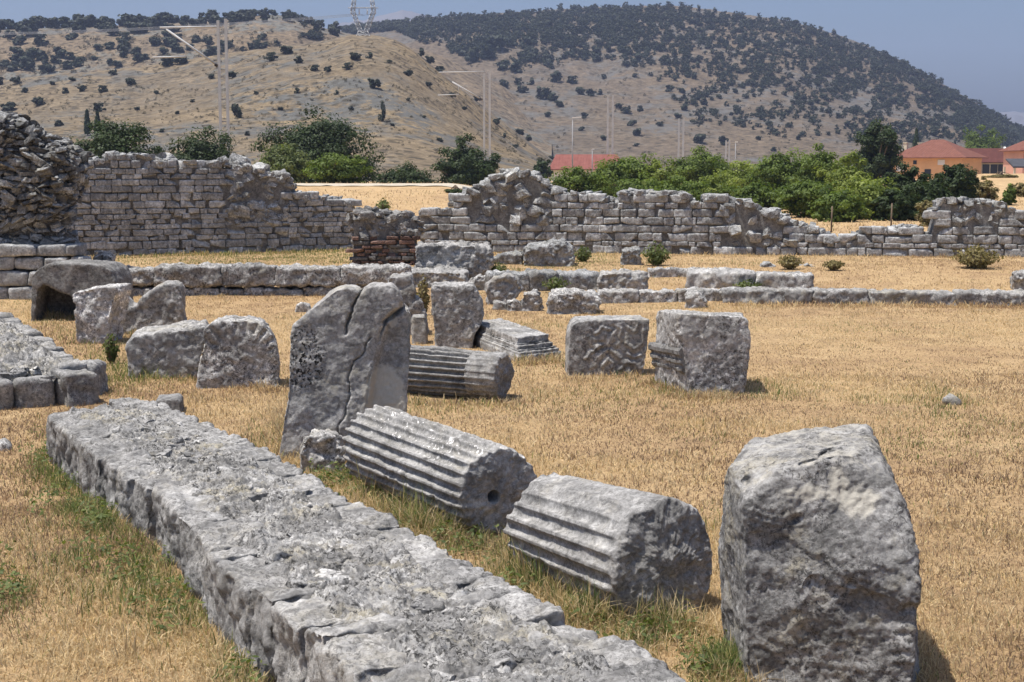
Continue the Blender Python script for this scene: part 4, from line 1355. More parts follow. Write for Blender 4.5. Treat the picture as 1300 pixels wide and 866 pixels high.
def tree(name, label, cat, px, w, ytop, Y, mat, seed, trunk=.12, nleaf=4200, leaf=.15, nclump=46, bottom=0.0, group=None, aspect=.85, rdepth=.8, ybot=None, clump=.34):
    rs = np.random.RandomState(seed)
    X = at(px, 300, Y)[0]
    zb = float(gz(X, Y))
    zt = at(px, ytop, Y)[2]
    if ybot is not None: zb = at(px, ybot, Y)[2]
    h = zt - zb; rw = w / 2 * Y / FOC
    cb = zb + h * trunk
    c = np.array([X, Y, cb + .42 * (zt - cb)]); r = np.array([rw, rw * rdepth, .58 * (zt - cb)])
    zg = float(gz(X, Y))
    root = empty(name, (X, Y, zg), label, cat, group)
    P, N, T, cc = crown_cloud(c, r, nclump, nleaf, rs, clump=clump, shell=.2, flat_bottom=1.0)
    P[:, 2] = np.maximum(P[:, 2], zg + .03)
    V, F = leaf_quads(P, N, leaf, rs, aspect)
    build('crown', V, F, mat, root, tone=np.repeat(T, 4), smooth=False)
    A = Acc(); r0 = max(.05, min(.035 * h + .03, .3)); fork = np.array([X + rs.uniform(-.1, .1) * rw, Y, zg + max(.18 * h, .3)])
    tube(A, [(X, Y, zg - .1), (X + rs.uniform(-.05, .05), Y, zg + .1 * h), fork], [r0 * 1.25, r0, r0 * .8], 8)
    for q in cc[rs.choice(len(cc), min(9, len(cc)), False)]:
        mdl = (fork + q) / 2 + rs.normal(size=3) * .06 * rw
        tube(A, [fork, mdl, q], [r0 * .55, r0 * .35, r0 * .1], 6)
    A.build('trunk', M_BARK, root)
    return root


tg = 'trees beyond the ruined walls'
T_ = [  # kind, label, px, width, top row, distance, material, nleaf, leaf, trunk
    ('bush', 'broad dark green bush behind the left end of the tall coursed wall', 150, 118, 151, 72, L_DARK, 5200, .17, 0),
    ('bush', 'round dark bush behind the nearest twin mast', 264, 98, 160, 78, L_DARK, 4400, .17, 0),
    ('broad_tree', 'largest dark spreading tree left of the gap in the walls', 405, 150, 138, 88, L_DARK, 8200, .20, .05),
    ('bush', 'pale flowering bush in front of the largest dark spreading tree', 362, 78, 184, 70, L_PALE, 3600, .13, 0),
    ('bush', 'yellowish green bush in front of the right side of the largest dark spreading tree', 430, 84, 192, 68, L_MID, 3600, .13, 0),
    ('bush', 'low dark bush between the largest dark tree and the second twin mast', 515, 78, 207, 86, L_DARK, 3000, .16, 0),
    ('broad_tree', 'dense dark tree standing right behind the second twin mast', 594, 86, 177, 96, L_DARK, 5200, .20, .05),
    ('bush', 'small dark bush on the bank at the left foot of the rubble heap', 578, 26, 240, 52, L_DARK, 900, .10, 0),
    ('bush', 'narrow dark bush left of the long red roof', 687, 28, 198, 150, L_DARK, 900, .28, 0),
    ('bush', 'low green bush below the left end of the long red roof', 735, 86, 209, 66, L_MID, 4000, .13, 0),
    ('acacia', 'green acacia below the right end of the long red roof', 800, 96, 194, 74, L_MID, 5200, .15, .03),
    ('acacia', 'small green acacia left of the fourth twin mast', 838, 54, 202, 70, L_LIGHT, 3000, .14, .03),
    ('acacia', 'wide green acacia right of the fourth twin mast', 888, 94, 186, 84, L_MID, 5200, .16, .03),
    ('acacia', 'green acacia beside the most distant twin mast', 945, 84, 204, 78, L_LIGHT, 4400, .15, .03),
    ('acacia', 'tall loose acacia in the middle of the green thicket', 992, 92, 189, 74, L_MID, 5200, .15, .03),
    ('acacia', 'acacia rising left of the tallest round tree', 1042, 92, 185, 70, L_MID, 5000, .14, .03),
    ('broad_tree', 'tallest round dark tree left of the orange house', 1111, 66, 151, 108, L_DARK, 5200, .22, .1),
    ('acacia', 'mid green bushy acacia directly below the tallest round tree', 1076, 80, 198, 60, L_LIGHT, 4400, .13, 0),
    ('bush', 'brightest yellow green bush at the front of the thicket', 1102, 92, 224, 52, L_LIGHT, 4600, .12, 0),
    ('bush', 'front bush of the thicket left of the brightest bush', 1022, 86, 226, 54, L_MID, 4200, .12, 0),
    ('bush', 'low front bush at the left end of the thicket', 955, 84, 228, 58, L_MID, 3800, .12, 0),
    ('bush', 'blackish bush under the left end of the orange house', 1148, 62, 210, 62, L_DARK, 3600, .14, 0),
    ('bush', 'blackish round bush hiding the right corner of the orange house', 1211, 62, 206, 58, L_DARK, 4200, .13, 0),
    ('bush', 'low dark bush between the two blackish bushes', 1180, 54, 226, 54, L_DARK, 2800, .12, 0),
    ('bush', 'rusty dry bush behind the end of the wall gap', 1178, 34, 252, 46, L_DRY, 1600, .09, 0),
    ('bush', 'grey green dry bush on the bank at the far right', 1246, 40, 226, 62, L_DRY, 1800, .12, 0),
    ('broad_tree', 'rounded green tree behind the annex of the orange house', 1243, 64, 159, 265, L_MID, 3400, .42, .1),
    ('acacia', 'small acacia filling the thicket left of the fourth twin mast base', 772, 62, 204, 84, L_MID, 3000, .15, 0),
    ('acacia', 'acacia in the thicket between the fourth and the most distant twin mast', 905, 66, 197, 92, L_LIGHT, 3200, .16, 0),
    ('acacia', 'back acacia of the thicket right of the most distant twin mast', 968, 72, 203, 92, L_MID, 3400, .16, 0),
    ('bush', 'front bush of the thicket just above the middle of the long back wall', 862, 84, 224, 60, L_MID, 3600, .12, 0),
    ('bush', 'yellow green front bush of the thicket above the sloping rubble of the back wall', 908, 72, 222, 62, L_LIGHT, 3200, .12, 0),
    ('bush', 'low front bush right above the notch in the long back wall', 812, 78, 222, 62, L_MID, 3200, .12, 0),
    ('bush', 'front bush at the bottom of the thicket beside the left fence post', 1062, 74, 240, 50, L_MID, 3200, .11, 0),
    ('bush', 'front bush at the bottom of the thicket beside the right fence post', 1136, 66, 238, 51, L_DARK, 3000, .11, 0),
    ('bush', 'straggly pale bush on the dry bank below the annex', 1268, 40, 222, 78, L_DRY, 1500, .13, 0),
    ('bush', 'sparse brown bush on the dry bank at the right picture edge', 1294, 36, 232, 66, L_DRY, 1300, .12, 0),
    ('bush', 'small green bush on the dry bank between the two dry bushes', 1280, 22, 236, 62, L_MID, 800, .11, 0),
]
for k, (nm, lab, px, w, yt, Y, mt, nl, lf, tr) in enumerate(T_):
    tree(nm, lab, 'tree' if 'bush' not in nm else 'bush', px, w, yt, Y, mt, 40 + k, trunk=tr, nleaf=int(nl * (4.2 if mt is L_DARK else 2.6)), leaf=lf * (.78 if mt is L_DARK else .86), nclump=int(60 + w * 1.1), group=tg, clump=.25)


def cypress(label, px, w, ytop, Y, seed, base=None, lf=.25, nl=1200, name='cypress'):
    rs = np.random.RandomState(seed)
    X = at(px, 300, Y)[0]
    z0 = float(gz(X, Y)) if base is None else base[2]
    zt = at(px, ytop, Y)[2]; h = zt - z0; r = w / 2 * Y / FOC
    root = empty(name, (X, Y, z0), label, 'tree')
    u = rs.uniform(.05, 1, nl) ** .9; a = rs.uniform(0, 2 * math.pi, nl)
    rr = r * np.minimum(1, (1 - u) * 1.9 + .08) * np.minimum(1, .5 + u * 3) * rs.uniform(.55, 1.1, nl)
    P = np.stack([X + rr * np.cos(a), Y + rr * np.sin(a), z0 + u * h], 1)
    N = np.stack([np.cos(a), np.sin(a), .3 + 0 * a], 1) + rs.normal(size=(nl, 3)) * .4
    N /= np.linalg.norm(N, axis=1)[:, None]
    V, F = leaf_quads(P, N, lf, rs, 1.2)
    build('crown', V, F, L_DARK, root, tone=np.repeat(rs.uniform(0, .7, nl), 4), smooth=False)
    A = Acc(); tube(A, [(X, Y, z0 - .2), (X, Y, z0 + .6 * h)], [max(.12, r * .15), .05], 6); A.build('trunk', M_BARK, root)


cypress('dark pointed cypress just left of the orange house', 1159, 13, 163, 250, 3)
for lab, px, py, w, yt in (('left one of two slim cypresses on the tan hillside above the broad dark bush', 116, 172, 7, 140), ('right one of two slim cypresses on the tan hillside above the broad dark bush', 129, 172, 8, 143)):
    b = on_hill('near', px, py)
    cypress(lab, px, w, yt, b[1], px, b, .5, 700)

# ------------------------------------------------------------------ bushes on the hills
rs = np.random.RandomState(77)
PROTO = []
for k in range(5):
    P, N, T, cc = crown_cloud((0, 0, .42), (.44, .44, .5), 16, 420, rs, clump=.42, flat_bottom=.85, shell=.3)
    P[:, 2] = np.maximum(P[:, 2], .0)
    V, F = leaf_quads(P, N, .19, rs, .9)
    A = Acc(); A.add(V, F, np.repeat(T, 4))
    me_o = build('hill_bush', V, F, L_HILL, tone=np.repeat(T, 4), smooth=False)
    PROTO.append(me_o.data); bpy.data.objects.remove(me_o)


def hill_bush(p, wid, hgt, label, group, name='hill_bush', k=None):
    o = bpy.data.objects.new(name, PROTO[rs.randint(5) if k is None else k]); C.objects.link(o)
    o.location = tuple(float(q) for q in (p[0], p[1], p[2] - .04 * hgt)); o.scale = (wid, wid * rs.uniform(.8, 1.1), hgt); o.rotation_euler = (0, 0, rs.uniform(0, 6.28))
    return tag(o, label, 'bush', group)


near_list = [(19, 140, 22), (57, 134, 17), (90, 119, 12), (113, 116, 12), (137, 117, 13), (173, 108, 16), (152, 96, 12), (220, 83, 20), (237, 81, 18), (274, 100, 11), (300, 99, 15), (350, 77, 20), (369, 68, 20), (383, 80, 14), (403, 90, 14),
             (420, 91, 12), (132, 142, 18), (80, 160, 14), (40, 118, 10), (454, 76, 17), (472, 74, 11), (445, 88, 15), (477, 112, 18), (521, 97, 13), (547, 71, 15), (560, 83, 16), (575, 124, 11), (631, 158, 14), (606, 108, 12),
             (660, 140, 14), (670, 150, 13), (536, 62, 14), (497, 80, 8), (640, 175, 9), (590, 140, 9), (545, 110, 9), (520, 128, 8), (700, 190, 9), (655, 188, 10), (205, 120, 8), (250, 130, 7), (330, 120, 8), (380, 118, 9), (360, 140, 8), (180, 140, 8), (230, 145, 7), (60, 172, 9), (20, 185, 9), (210, 168, 9), (318, 172, 9),
             (430, 120, 8), (448, 140, 9), (500, 160, 8), (560, 180, 9), (540, 150, 7), (8, 108, 16), (30, 106, 14), (100, 103, 10), (75, 108, 9)]
for (px, py, s) in near_list:
    p = on_hill('near', px, py); m = p[1] / FOC
    hill_bush(p, s * m * 1.05, s * m * rs.uniform(.65, .85), 'dark evergreen bush scattered on the near tan hillside', 'bushes on the near hillside')
for (px, py, w, h, lab) in ((305, 150, 14, 26, 'single green cone shaped tree on the near tan hillside right of the twin mast'), (487, 154, 13, 28, 'upright dark tree on the near tan hillside below the pylon')):
    p = on_hill('near', px, py); m = p[1] / FOC
    o = hill_bush(p, w * m, h * m, lab, None, 'hill_tree'); o['category'] = 'tree'
cnt = 0
for px in np.arange(-30, 440, 7.5):       # wooded ridge
    yr = np.interp(px, [q[0] for q in RIDGE2], [q[1] for q in RIDGE2])
    for j in range(2):
        s = rs.uniform(13, 22) * (1.15 if px < 220 else .85)
        p = on_hill('back', px + rs.uniform(-4, 4), yr + (1 if j == 0 else rs.uniform(6, 22 if px < 240 else 9)))
        if rs.rand() < (.92 if j == 0 else .55):
            m = p[1] / FOC
            hill_bush(p, s * m, s * m * rs.uniform(.7, .95), 'dark tree of the wooded ridge on the back hill at left', 'trees on the back ridge'); cnt += 1
band = [(0, 84), (40, 84), (90, 80), (140, 74), (180, 74), (240, 62), (300, 66), (330, 58), (400, 47)]
for k in range(74):                        # belt of trees in the hollow between the two hills
    px = rs.uniform(-20, 410); yb = np.interp(px, [q[0] for q in band], [q[1] for q in band]) + rs.uniform(-14, 12) * (1 if px < 260 else .6)
    p = on_hill('back', px, yb); s = rs.uniform(11, 22) * (1 if px < 260 else .8); m = p[1] / FOC
    hill_bush(p, s * m, s * m * rs.uniform(.65, .9), 'dark tree in the hollow between the near tan hill and the back ridge', 'trees in the hollow between the hills')
low = [(500, 30, 0), (560, 52, 0), (620, 62, 0), (700, 64, 0), (740, 56, 0), (800, 62, 0), (840, 80, 0), (880, 118, 0), (950, 128, 0), (1050, 138, 0), (1110, 152, 0), (1180, 160, 0), (1260, 172, 0), (1320, 190, 0)]
lx = [q[0] for q in low]; ly = [q[1] for q in low]
spots = [(566, 92, 20), (600, 80, 26), (618, 72, 22), (630, 62, 30), (648, 60, 20), (672, 58, 24), (640, 88, 22), (655, 92, 20), (590, 70, 20), (676, 76, 18), (695, 84, 16), (640, 112, 16), (658, 108, 14), (674, 108, 12), (688, 126, 22), (702, 128, 18), (710, 136, 16), (662, 118, 16),
         (705, 104, 20), (726, 106, 16), (735, 120, 16), (748, 122, 14), (752, 70, 18), (756, 78, 16), (773, 66, 18), (790, 70, 14), (806, 78, 14), (840, 80, 12), (846, 116, 13), (863, 118, 13), (866, 140, 12), (858, 150, 12), (794, 144, 15), (784, 138, 12), (810, 141, 10), (760, 120, 10), (803, 98, 8), (765, 100, 9), (700, 88, 10), (722, 60, 12),
         (765, 178, 11), (800, 160, 14), (807, 172, 14), (806, 186, 9), (740, 150, 10), (737, 166, 9), (695, 148, 10), (836, 160, 10), (890, 133, 13), (932, 142, 14), (914, 112, 12), (930, 118, 10), (965, 152, 13), (999, 162, 11), (1030, 155, 12), (1100, 150, 14), (1060, 170, 9), (960, 178, 9), (980, 192, 10), (886, 182, 20), (915, 184, 14), (1040, 190, 9), (1010, 178, 8), (1096, 172, 10), (1180, 172, 20), (1195, 170, 14), (1140, 165, 13), (1230, 178, 12), (1260, 184, 12), (1290, 190, 12)]
for (px, py, s) in spots:
    p = on_hill('great', px, py); m = p[1] / FOC
    hill_bush(p, s * m, s * m * rs.uniform(.7, .95), 'dark bush dotted over the bare lower slope of the great hill', 'bushes on the great hill')
# the wood that covers the top of the great hill: one mass
FV, FF, FT = [], [], []; nv = 0
base_me = []
for me in PROTO:
    n = len(me.vertices); v = np.zeros(n * 3, np.float32); me.vertices.foreach_get('co', v); t = np.zeros(n, np.float32); me.attributes['tone'].data.foreach_get('value', t)
    base_me.append((v.reshape(-1, 3).astype(float), t))
k = 0
while k < 6200:
    px = rs.uniform(440, 1330); yr = np.interp(px, [q[0] for q in RIDGER], [q[1] for q in RIDGER]); lo_ = np.interp(px, lx, ly)
    u = rs.rand()
    u *= 1.3; py = yr + (lo_ - yr) * u ** 1.15 + rs.uniform(0, 8)
    if py > 196: continue
    g = n2(px, py * 1.6, .035, 3, 6)[0]
    if rs.rand() > np.clip(1.30 - .85 * u + 1.0 * g, .04, .92): continue
    p = on_hill('great', px, py)
    s = rs.uniform(5.5, 11.5) * p[1] / FOC
    b, t = base_me[rs.randint(5)]
    sel = slice(0, 4 * 120)
    a = rs.uniform(0, 6.28); ca, sa = math.cos(a), math.sin(a)
    q = b[sel] @ np.array([[ca, sa, 0], [-sa, ca, 0], [0, 0, 1]]) * np.array([s, s, s * rs.uniform(.7, .95)]) + p - np.array([0, 0, .1])
    FV.append(q); FT.append(np.clip(t[sel] + rs.uniform(-.25, .25), 0, 1)); k += 1
FV = np.concatenate(FV)
tag(build('wood', FV, np.arange(len(FV)).reshape(-1, 4), L_HILL, tone=np.concatenate(FT), smooth=False), 'dark scrub wood covering the upper slope of the great hill', 'wood', kind='stuff')
# low scrub, too small and too many to count
SV, SVT = [], []
for key, n, sz in (('near', 1700, (2, 7)), ('back', 500, (3, 9)), ('great', 900, (3, 7))):
    R_ = {'near': RIDGE1, 'back': RIDGE2, 'great': RIDGER}[key]
    k = 0
    while k < n:
        px = rs.uniform(-10, 720 if key == 'near' else (430 if key == 'back' else 1280))
        if key == 'great' and px < 540: continue
        yr = np.interp(px, [q[0] for q in R_], [q[1] for q in R_]); py = rs.uniform(yr + 4, 208 if key != 'back' else yr + 60)
        if py > 208 or n2(px, py * 2, .03, 3, 9)[0] + rs.uniform(-.35, .35) < .0: continue
        p = on_hill(key, px, py); s = rs.uniform(*sz) * p[1] / FOC
        b, t = base_me[rs.randint(5)]
        c = 4 * 40; o_ = 4 * rs.randint(0, 300)
        SV.append(b[o_:o_ + c] * np.array([s, s, s * .7]) + p - np.array([0, 0, .1])); SVT.append(t[o_:o_ + c]); k += 1
SV = np.concatenate(SV)
tag(build('scrub', SV, np.arange(len(SV)).reshape(-1, 4), L_SCRUB, tone=np.concatenate(SVT), smooth=False), 'low dry scrub speckled over the bare hillsides', 'scrub', kind='stuff')


# ------------------------------------------------------------------ houses
def quadbox(A, c, half, M=I3, tone=0.0):
    G = np.array([[x, y, z] for x in (-1, 1) for y in (-1, 1) for z in (-1, 1)], float) * np.asarray(half)
    F = np.array([(0, 1, 3, 2), (4, 6, 7, 5), (0, 4, 5, 1), (2, 3, 7, 6), (0, 2, 6, 4), (1, 5, 7, 3)])
    A.add(G @ np.asarray(M).T + np.asarray(c), F, tone)


def roof_mat(name, a, b):
    m, nt, out = newmat(name); g = NT(nt); v = coords(g)
    c = g.ramp(g.noise(v, 1.3, 6, .7), [(.3, a), (.7, b)])
    w = g.n('ShaderNodeTexWave'); w.inputs['Scale'].default_value = 1.6; w.inputs['Distortion'].default_value = .6; g.l(v, w.inputs['Vector'])
    nr = g.bump(w.outputs['Fac'], .6, .06)
    g.l(g.bsdf(c, .85, nr, .1), out.inputs[0]); return m


M_TILE = roof_mat('red_tiles', (.15, .062, .044), (.21, .092, .066))
M_TILE2 = roof_mat('dark_red_tiles', (.09, .035, .03), (.14, .052, .04))
M_TILE3 = roof_mat('faded_red_tiles', (.18, .065, .052), (.26, .105, .085))
M_ORANGE = flat('orange_plaster', (.74, .43, .21), .9, 0, .12, .6)
M_CREAM = flat('cream_plaster', (.62, .56, .42), .9, 0, .1, .6)
M_PINK = flat('pink_plaster', (.60, .33, .24), .9, 0, .1, .6)
M_WHITE = flat('white_paint', (.74, .73, .70), .7, 0, .06, 1)
M_GLASS = flat('dark_window', (.03, .035, .04), .2, 0, .1, 1)
M_SLATE = flat('dark_sheet_roof', (.06, .06, .065), .7, 0, .2, 1)


def hip_roof(A, c, M, hx, hy, ze, zr, ridge):
    P = [(-hx, -hy, ze), (hx, -hy, ze), (hx, hy, ze), (-hx, hy, ze), (-ridge, 0, zr), (ridge, 0, zr)]
    Q = [(x, y, z - .12) for x, y, z in P[:4]]
    V = np.array(P + Q) @ np.asarray(M).T + np.array([c[0], c[1], 0])
    A.add(V, [np.array([(0, 1, 5, 4), (2, 3, 4, 5), (0, 6, 7, 1), (1, 7, 8, 2), (2, 8, 9, 3), (3, 9, 6, 0), (6, 9, 8, 7)]), np.array([(1, 2, 5), (3, 0, 4)])])


def house_orange():
    Y = 222.0; m = Y / FOC
    fc = at(1222, 205, Y - 3)          # near corner
    a = math.radians(37)
    M = np.array([[math.cos(a), math.sin(a), 0], [-math.sin(a), math.cos(a), 0], [0, 0, 1]])
    M = rot_eul(0, 0, -a)
    hx, hy = 5.6, 4.3
    ctr = np.array([fc[0], fc[1], 0]) + M @ np.array([-hx, hy, 0])
    ze = at(1180, 200, Y)[2]; zr = at(1200, 177, Y + 2)[2]
    z0 = float(gz(ctr[0], ctr[1]))
    root = empty('house', (ctr[0], ctr[1], z0), 'orange plastered house with a red hipped tile roof right of the thicket', 'house')
    A = Acc(); quadbox(A, (ctr[0], ctr[1], (z0 + ze) / 2 - .1), (hx, hy, (ze - z0) / 2 + .1), M); A.build('wall', M_ORANGE, root, smooth=False)
    A = Acc(); hip_roof(A, ctr, M, hx + .8, hy + .8, ze + .02, zr, 1.0); r = A.build('roof', M_TILE, root, smooth=False)
    for (x, y) in ((-4.6, -1.5), (-3.4, 1.5)):
        A = Acc(); p = ctr + M @ np.array([x, y, 0]); quadbox(A, (p[0], p[1], ze + 1.1), (.28, .28, 1.2), M)
        quadbox(A, (p[0], p[1], ze + 2.34), (.36, .36, .06), M)
        o = A.build('chimney', M_CREAM, root, smooth=False); o.parent = r
    for (x, z, w, h, mt) in ((-4.3, ze - 1.6, .6, .55, M_WHITE), (-1.9, ze - .75, .28, .3, M_GLASS), (2.3, ze - .75, .55, .4, M_WHITE), (0.2, ze - 2.4, .5, .6, M_GLASS), (3.5, ze - 2.4, .5, .6, M_GLASS)):
        A = Acc(); p = ctr + M @ np.array([x, -hy - .03, 0]); quadbox(A, (p[0], p[1], z), (w, .05, h), M); f = A.build('window', mt, root, smooth=False)
    # annex
    Y2 = 234.0
    a0, a1 = at(1226, 200, Y2)[0], at(1277, 200, Y2)[0]
    zr2 = at(1250, 188.5, Y2 + 2)[2]; ze2 = at(1250, 205, Y2 - 2)[2]; c = np.array([(a0 + a1) / 2, Y2, 0]); hw = (a1 - a0) / 2
    z0 = float(gz(c[0], c[1]))
    root = empty('annex', (c[0], c[1], z0), 'low annex with a dark red roof and white gable edge right of the orange house', 'house')
    A = Acc(); quadbox(A, (c[0], c[1], (z0 + ze2) / 2), (hw - .3, 2.4, (ze2 - z0) / 2)); A.build('wall', M_CREAM, root, smooth=False)
    A = Acc(); L = [(-hw, -2.9, ze2 - .1), (hw - .5, -2.9, ze2 - .1), (hw - .5, 0, zr2), (-hw, 0, zr2), (hw - .5, 2.9, ze2 - .1), (-hw, 2.9, ze2 - .1)]
    V = np.array(L) + c; V2 = V - np.array([0, 0, .15])
    A.add(np.concatenate([V, V2]), [np.array([(0, 1, 2, 3), (3, 2, 4, 5), (6, 9, 8, 7), (9, 11, 10, 8), (0, 6, 7, 1), (1, 7, 8, 2), (2, 8, 10, 4), (5, 4, 10, 11), (0, 3, 9, 6), (3, 5, 11, 9)])])
    A.build('roof', M_TILE2, root, smooth=False)
    A = Acc(); G = np.array([(hw - .45, -3.1, z0), (hw - .45, -3.1, ze2 + .1), (hw - .45, 0, zr2 + .25), (hw - .45, 3.1, ze2 + .1), (hw - .45, 3.1, z0)]) + np.array([c[0], c[1], 0])
    A.add(np.concatenate([G, G + np.array([.35, 0, 0])]), [np.array([(0, 1, 2, 3, 4)]), np.array([(9, 8, 7, 6, 5)]), np.array([(0, 5, 6, 1), (1, 6, 7, 2), (2, 7, 8, 3), (3, 8, 9, 4), (4, 9, 5, 0)])])
    A.build('gable', M_WHITE, root, smooth=False)
    for x in (-.62, -.22, .18, .55):
        A = Acc(); quadbox(A, (c[0] + x * hw, c[1] - 2.45, (z0 + ze2) / 2 - .1), (.55, .06, 1.0)); A.build('window', M_GLASS, root, smooth=False)
    # pink house at the edge
    Y3 = 205.0; c = np.array([at(1318, 200, Y3)[0], Y3, 0]); hw = at(1318, 200, Y3)[0] - at(1286, 200, Y3)[0]
    ze3 = at(1290, 191, Y3 - 4)[2]; zr3 = at(1320, 176, Y3)[2]; z0 = float(gz(c[0], c[1]))
    root = empty('house', (c[0], c[1], z0), 'pink house with a red roof cut by the right picture edge', 'house')
    A = Acc(); quadbox(A, (c[0], c[1], (z0 + ze3) / 2), (hw, 4.0, (ze3 - z0) / 2)); A.build('wall', M_PINK, root, smooth=False)
    A = Acc(); hip_roof(A, c, I3, hw + .6, 4.6, ze3 + .02, zr3, hw * .4); A.build('roof', M_TILE, root, smooth=False)
    for x in (-.82, -.45):
        A = Acc(); quadbox(A, (c[0] + x * hw, c[1] - 4.03, ze3 - 1.3), (.45, .05, .6)); A.build('window', M_GLASS, root, smooth=False)
    A = Acc(); p = at(1296, 212, 190.0); z1 = at(1296, 206, 190.0)[2]
    root = empty('shed', (p[0] + .8, 190, float(gz(p[0], 190))), 'dark roofed open shed in front of the pink house at the right edge', 'shed')
    V = np.array([(p[0] - 1.7, 188, z1 - .55), (p[0] + 5, 188, z1 - .55), (p[0] + 5, 192.5, z1 + .5), (p[0] - 1.2, 192.5, z1 + .5)])
    A.add(np.concatenate([V, V - np.array([0, 0, .2])]), np.array([(0, 1, 2, 3), (4, 7, 6, 5), (0, 4, 5, 1), (1, 5, 6, 2), (2, 6, 7, 3), (3, 7, 4, 0)])); A.build('roof', M_SLATE, root, smooth=False)
    for x in (-1.4, 1.5, 4.6):
        for y in (188.3, 192.2):
            A = Acc(); zg = float(gz(p[0], 190)); quadbox(A, (p[0] + x, y, (zg + z1 - .7) / 2), (.12, .12, (z1 - .7 - zg) / 2 + .1)); A.build('post', M_CREAM, root, smooth=False)
    # long red roof
    Y4 = 190.0; a0, a1 = at(697, 205, Y4)[0], at(792, 205, Y4)[0]; c = np.array([(a0 + a1) / 2, Y4, 0]); hw = (a1 - a0) / 2
    ze4 = at(740, 215, Y4 - 3)[2]; zr4 = at(740, 196, Y4)[2]; z0 = float(gz(c[0], c[1]))
    root = empty('house', (c[0], c[1], z0), 'long low house with a faded red roof behind the central rubble heap', 'house')
    A = Acc(); quadbox(A, (c[0], c[1], (z0 + ze4) / 2), (hw - .4, 3.0, (ze4 - z0) / 2)); A.build('wall', M_WHITE, root, smooth=False)
    A = Acc(); hip_roof(A, c, I3, hw, 3.6, ze4 + .02, zr4, hw - .9); A.build('roof', M_TILE3, root, smooth=False)


house_orange()

# ------------------------------------------------------------------ masts, lamps, pylon
M_STEEL = flat('galvanised_steel', (.46, .46, .455), .5, .0, .12, 2)
M_STEEL2 = flat('weathered_steel', (.30, .30, .31), .6, .0, .15, 2)
M_INS = flat('insulator_brown', (.05, .035, .03), .4, 0, .1, 4)
mast_px = [(281.5, 25, 9.5, 210, 'nearest and tallest twin post railway mast with a cantilever arm'), (618, 92, 7, 235, 'second twin post railway mast with a cantilever arm, before the dense dark tree'),
           (775, 122, 6.2, 250, 'third twin post railway mast, before the right end of the long red roof'), (865, 150, 5.5, 250, 'fourth twin post railway mast rising from the acacias'), (924, 178, 4.2, 230, 'most distant twin post railway mast beside a small white lamp')]
for k, (px, yt, gap, yb, lab) in enumerate(mast_px):
    el = ray(px, yt)[2] / ray(px, yt)[1]
    Y = (11.2 - H) / el
    if k >= 3: Y = (9.5 - H) / el
    if k == 4: Y = 300.0
    top = at(px, yt, Y); m = Y / FOC; X = top[0]; zg = float(gz(X, Y))
    root = empty('railway_mast', (X, Y, zg), lab, 'mast', 'railway masts behind the ruins')
    for sgn in (-1, 1):
        A = Acc(); quadbox(A, (X + sgn * gap / 2 * m, Y, (zg - .2 + top[2] + sgn * .1) / 2), (.085 + .017 * k, .06, (top[2] - zg + .2) / 2)); A.build('post', M_STEEL, root, smooth=False)
    for z in np.arange(zg + .6, top[2] - .3, 1.4 if k < 2 else 2.8):
        A = Acc(); quadbox(A, (X, Y + .06, z), (gap / 2 * m, .02, .035)); A.build('batten', M_STEEL2, root, smooth=False)
    if k < 2:
        if k == 0: tie = [(203, 35), (281, 34)]; dg = [(211, 37), (277, 84)]; reg = [(194, 73), (236, 72)]; ins = (273, 82)
        else: tie = [(557, 92), (617, 91)]; dg = [(574, 104), (613, 127)]; reg = [(556, 121), (582, 120)]; ins = (609, 125)
        root2 = Acc()
        tube(root2, [at(*tie[0], Y), at(*tie[1], Y)], [.06, .06], 6); A2 = root2.build('top_tie', M_STEEL, root)
        A = Acc(); tube(A, [at(*dg[0], Y), at(*dg[1], Y)], [.07, .07], 7); A.build('cantilever_tube', M_STEEL, root)
        A = Acc(); tube(A, [at(*reg[0], Y), at(*reg[1], Y)], [.06, .06], 6); tube(A, [at(*reg[1], Y), at(reg[1][0], dg[0][1] + (dg[1][1] - dg[0][1]) * (reg[1][0] - dg[0][0]) / (dg[1][0] - dg[0][0]), Y)], [.02, .02], 5); A.build('registration_arm', M_STEEL, root)
        A = Acc(); p = at(*ins, Y); q = at(*dg[1], Y)
        for j in range(5):
            c = p + (q - p) * (j / 5.0); tube(A, [c, c + (q - p) * .12], [.12, .09], 8)
        A.build('insulator', M_INS, root)


def lamp(label, px, yt, Y, arm, gname='street_lamp'):
    top = at(px, yt, Y); zg = float(gz(top[0], Y)); m = Y / FOC
    root = empty(gname, (top[0], Y, zg), label, 'lamp post')
    A = Acc(); tube(A, [(top[0], Y, zg - .1), (top[0], Y, top[2])], [.07, .045], 7); A.build('pole', M_STEEL2, root)
    A = Acc(); quadbox(A, (top[0] + arm * m * .5, Y, top[2] + .06), (abs(arm) * m * .5 + .05, .1, .05), rot_eul(0, -.08, 0)); A.build('lamp_head', M_WHITE, root, smooth=False)


lamp('street lamp with a flat white head above the long red roof', 727, 150, 125, 10)
lamp('thin post with a small white lamp beside the most distant twin mast', 934, 181, 150, 2)
lamp('thin post with a tiny white lamp over the ridge of the long red roof', 752, 190, 170, 2)

# lattice pylon on the near hill
b = on_hill('near', 462, 47); Y = b[1] + 6; m = Y / FOC
root = empty('lattice_pylon', (b[0], Y, b[2]), 'steel lattice pylon on the hill crest cut by the top picture edge', 'pylon')


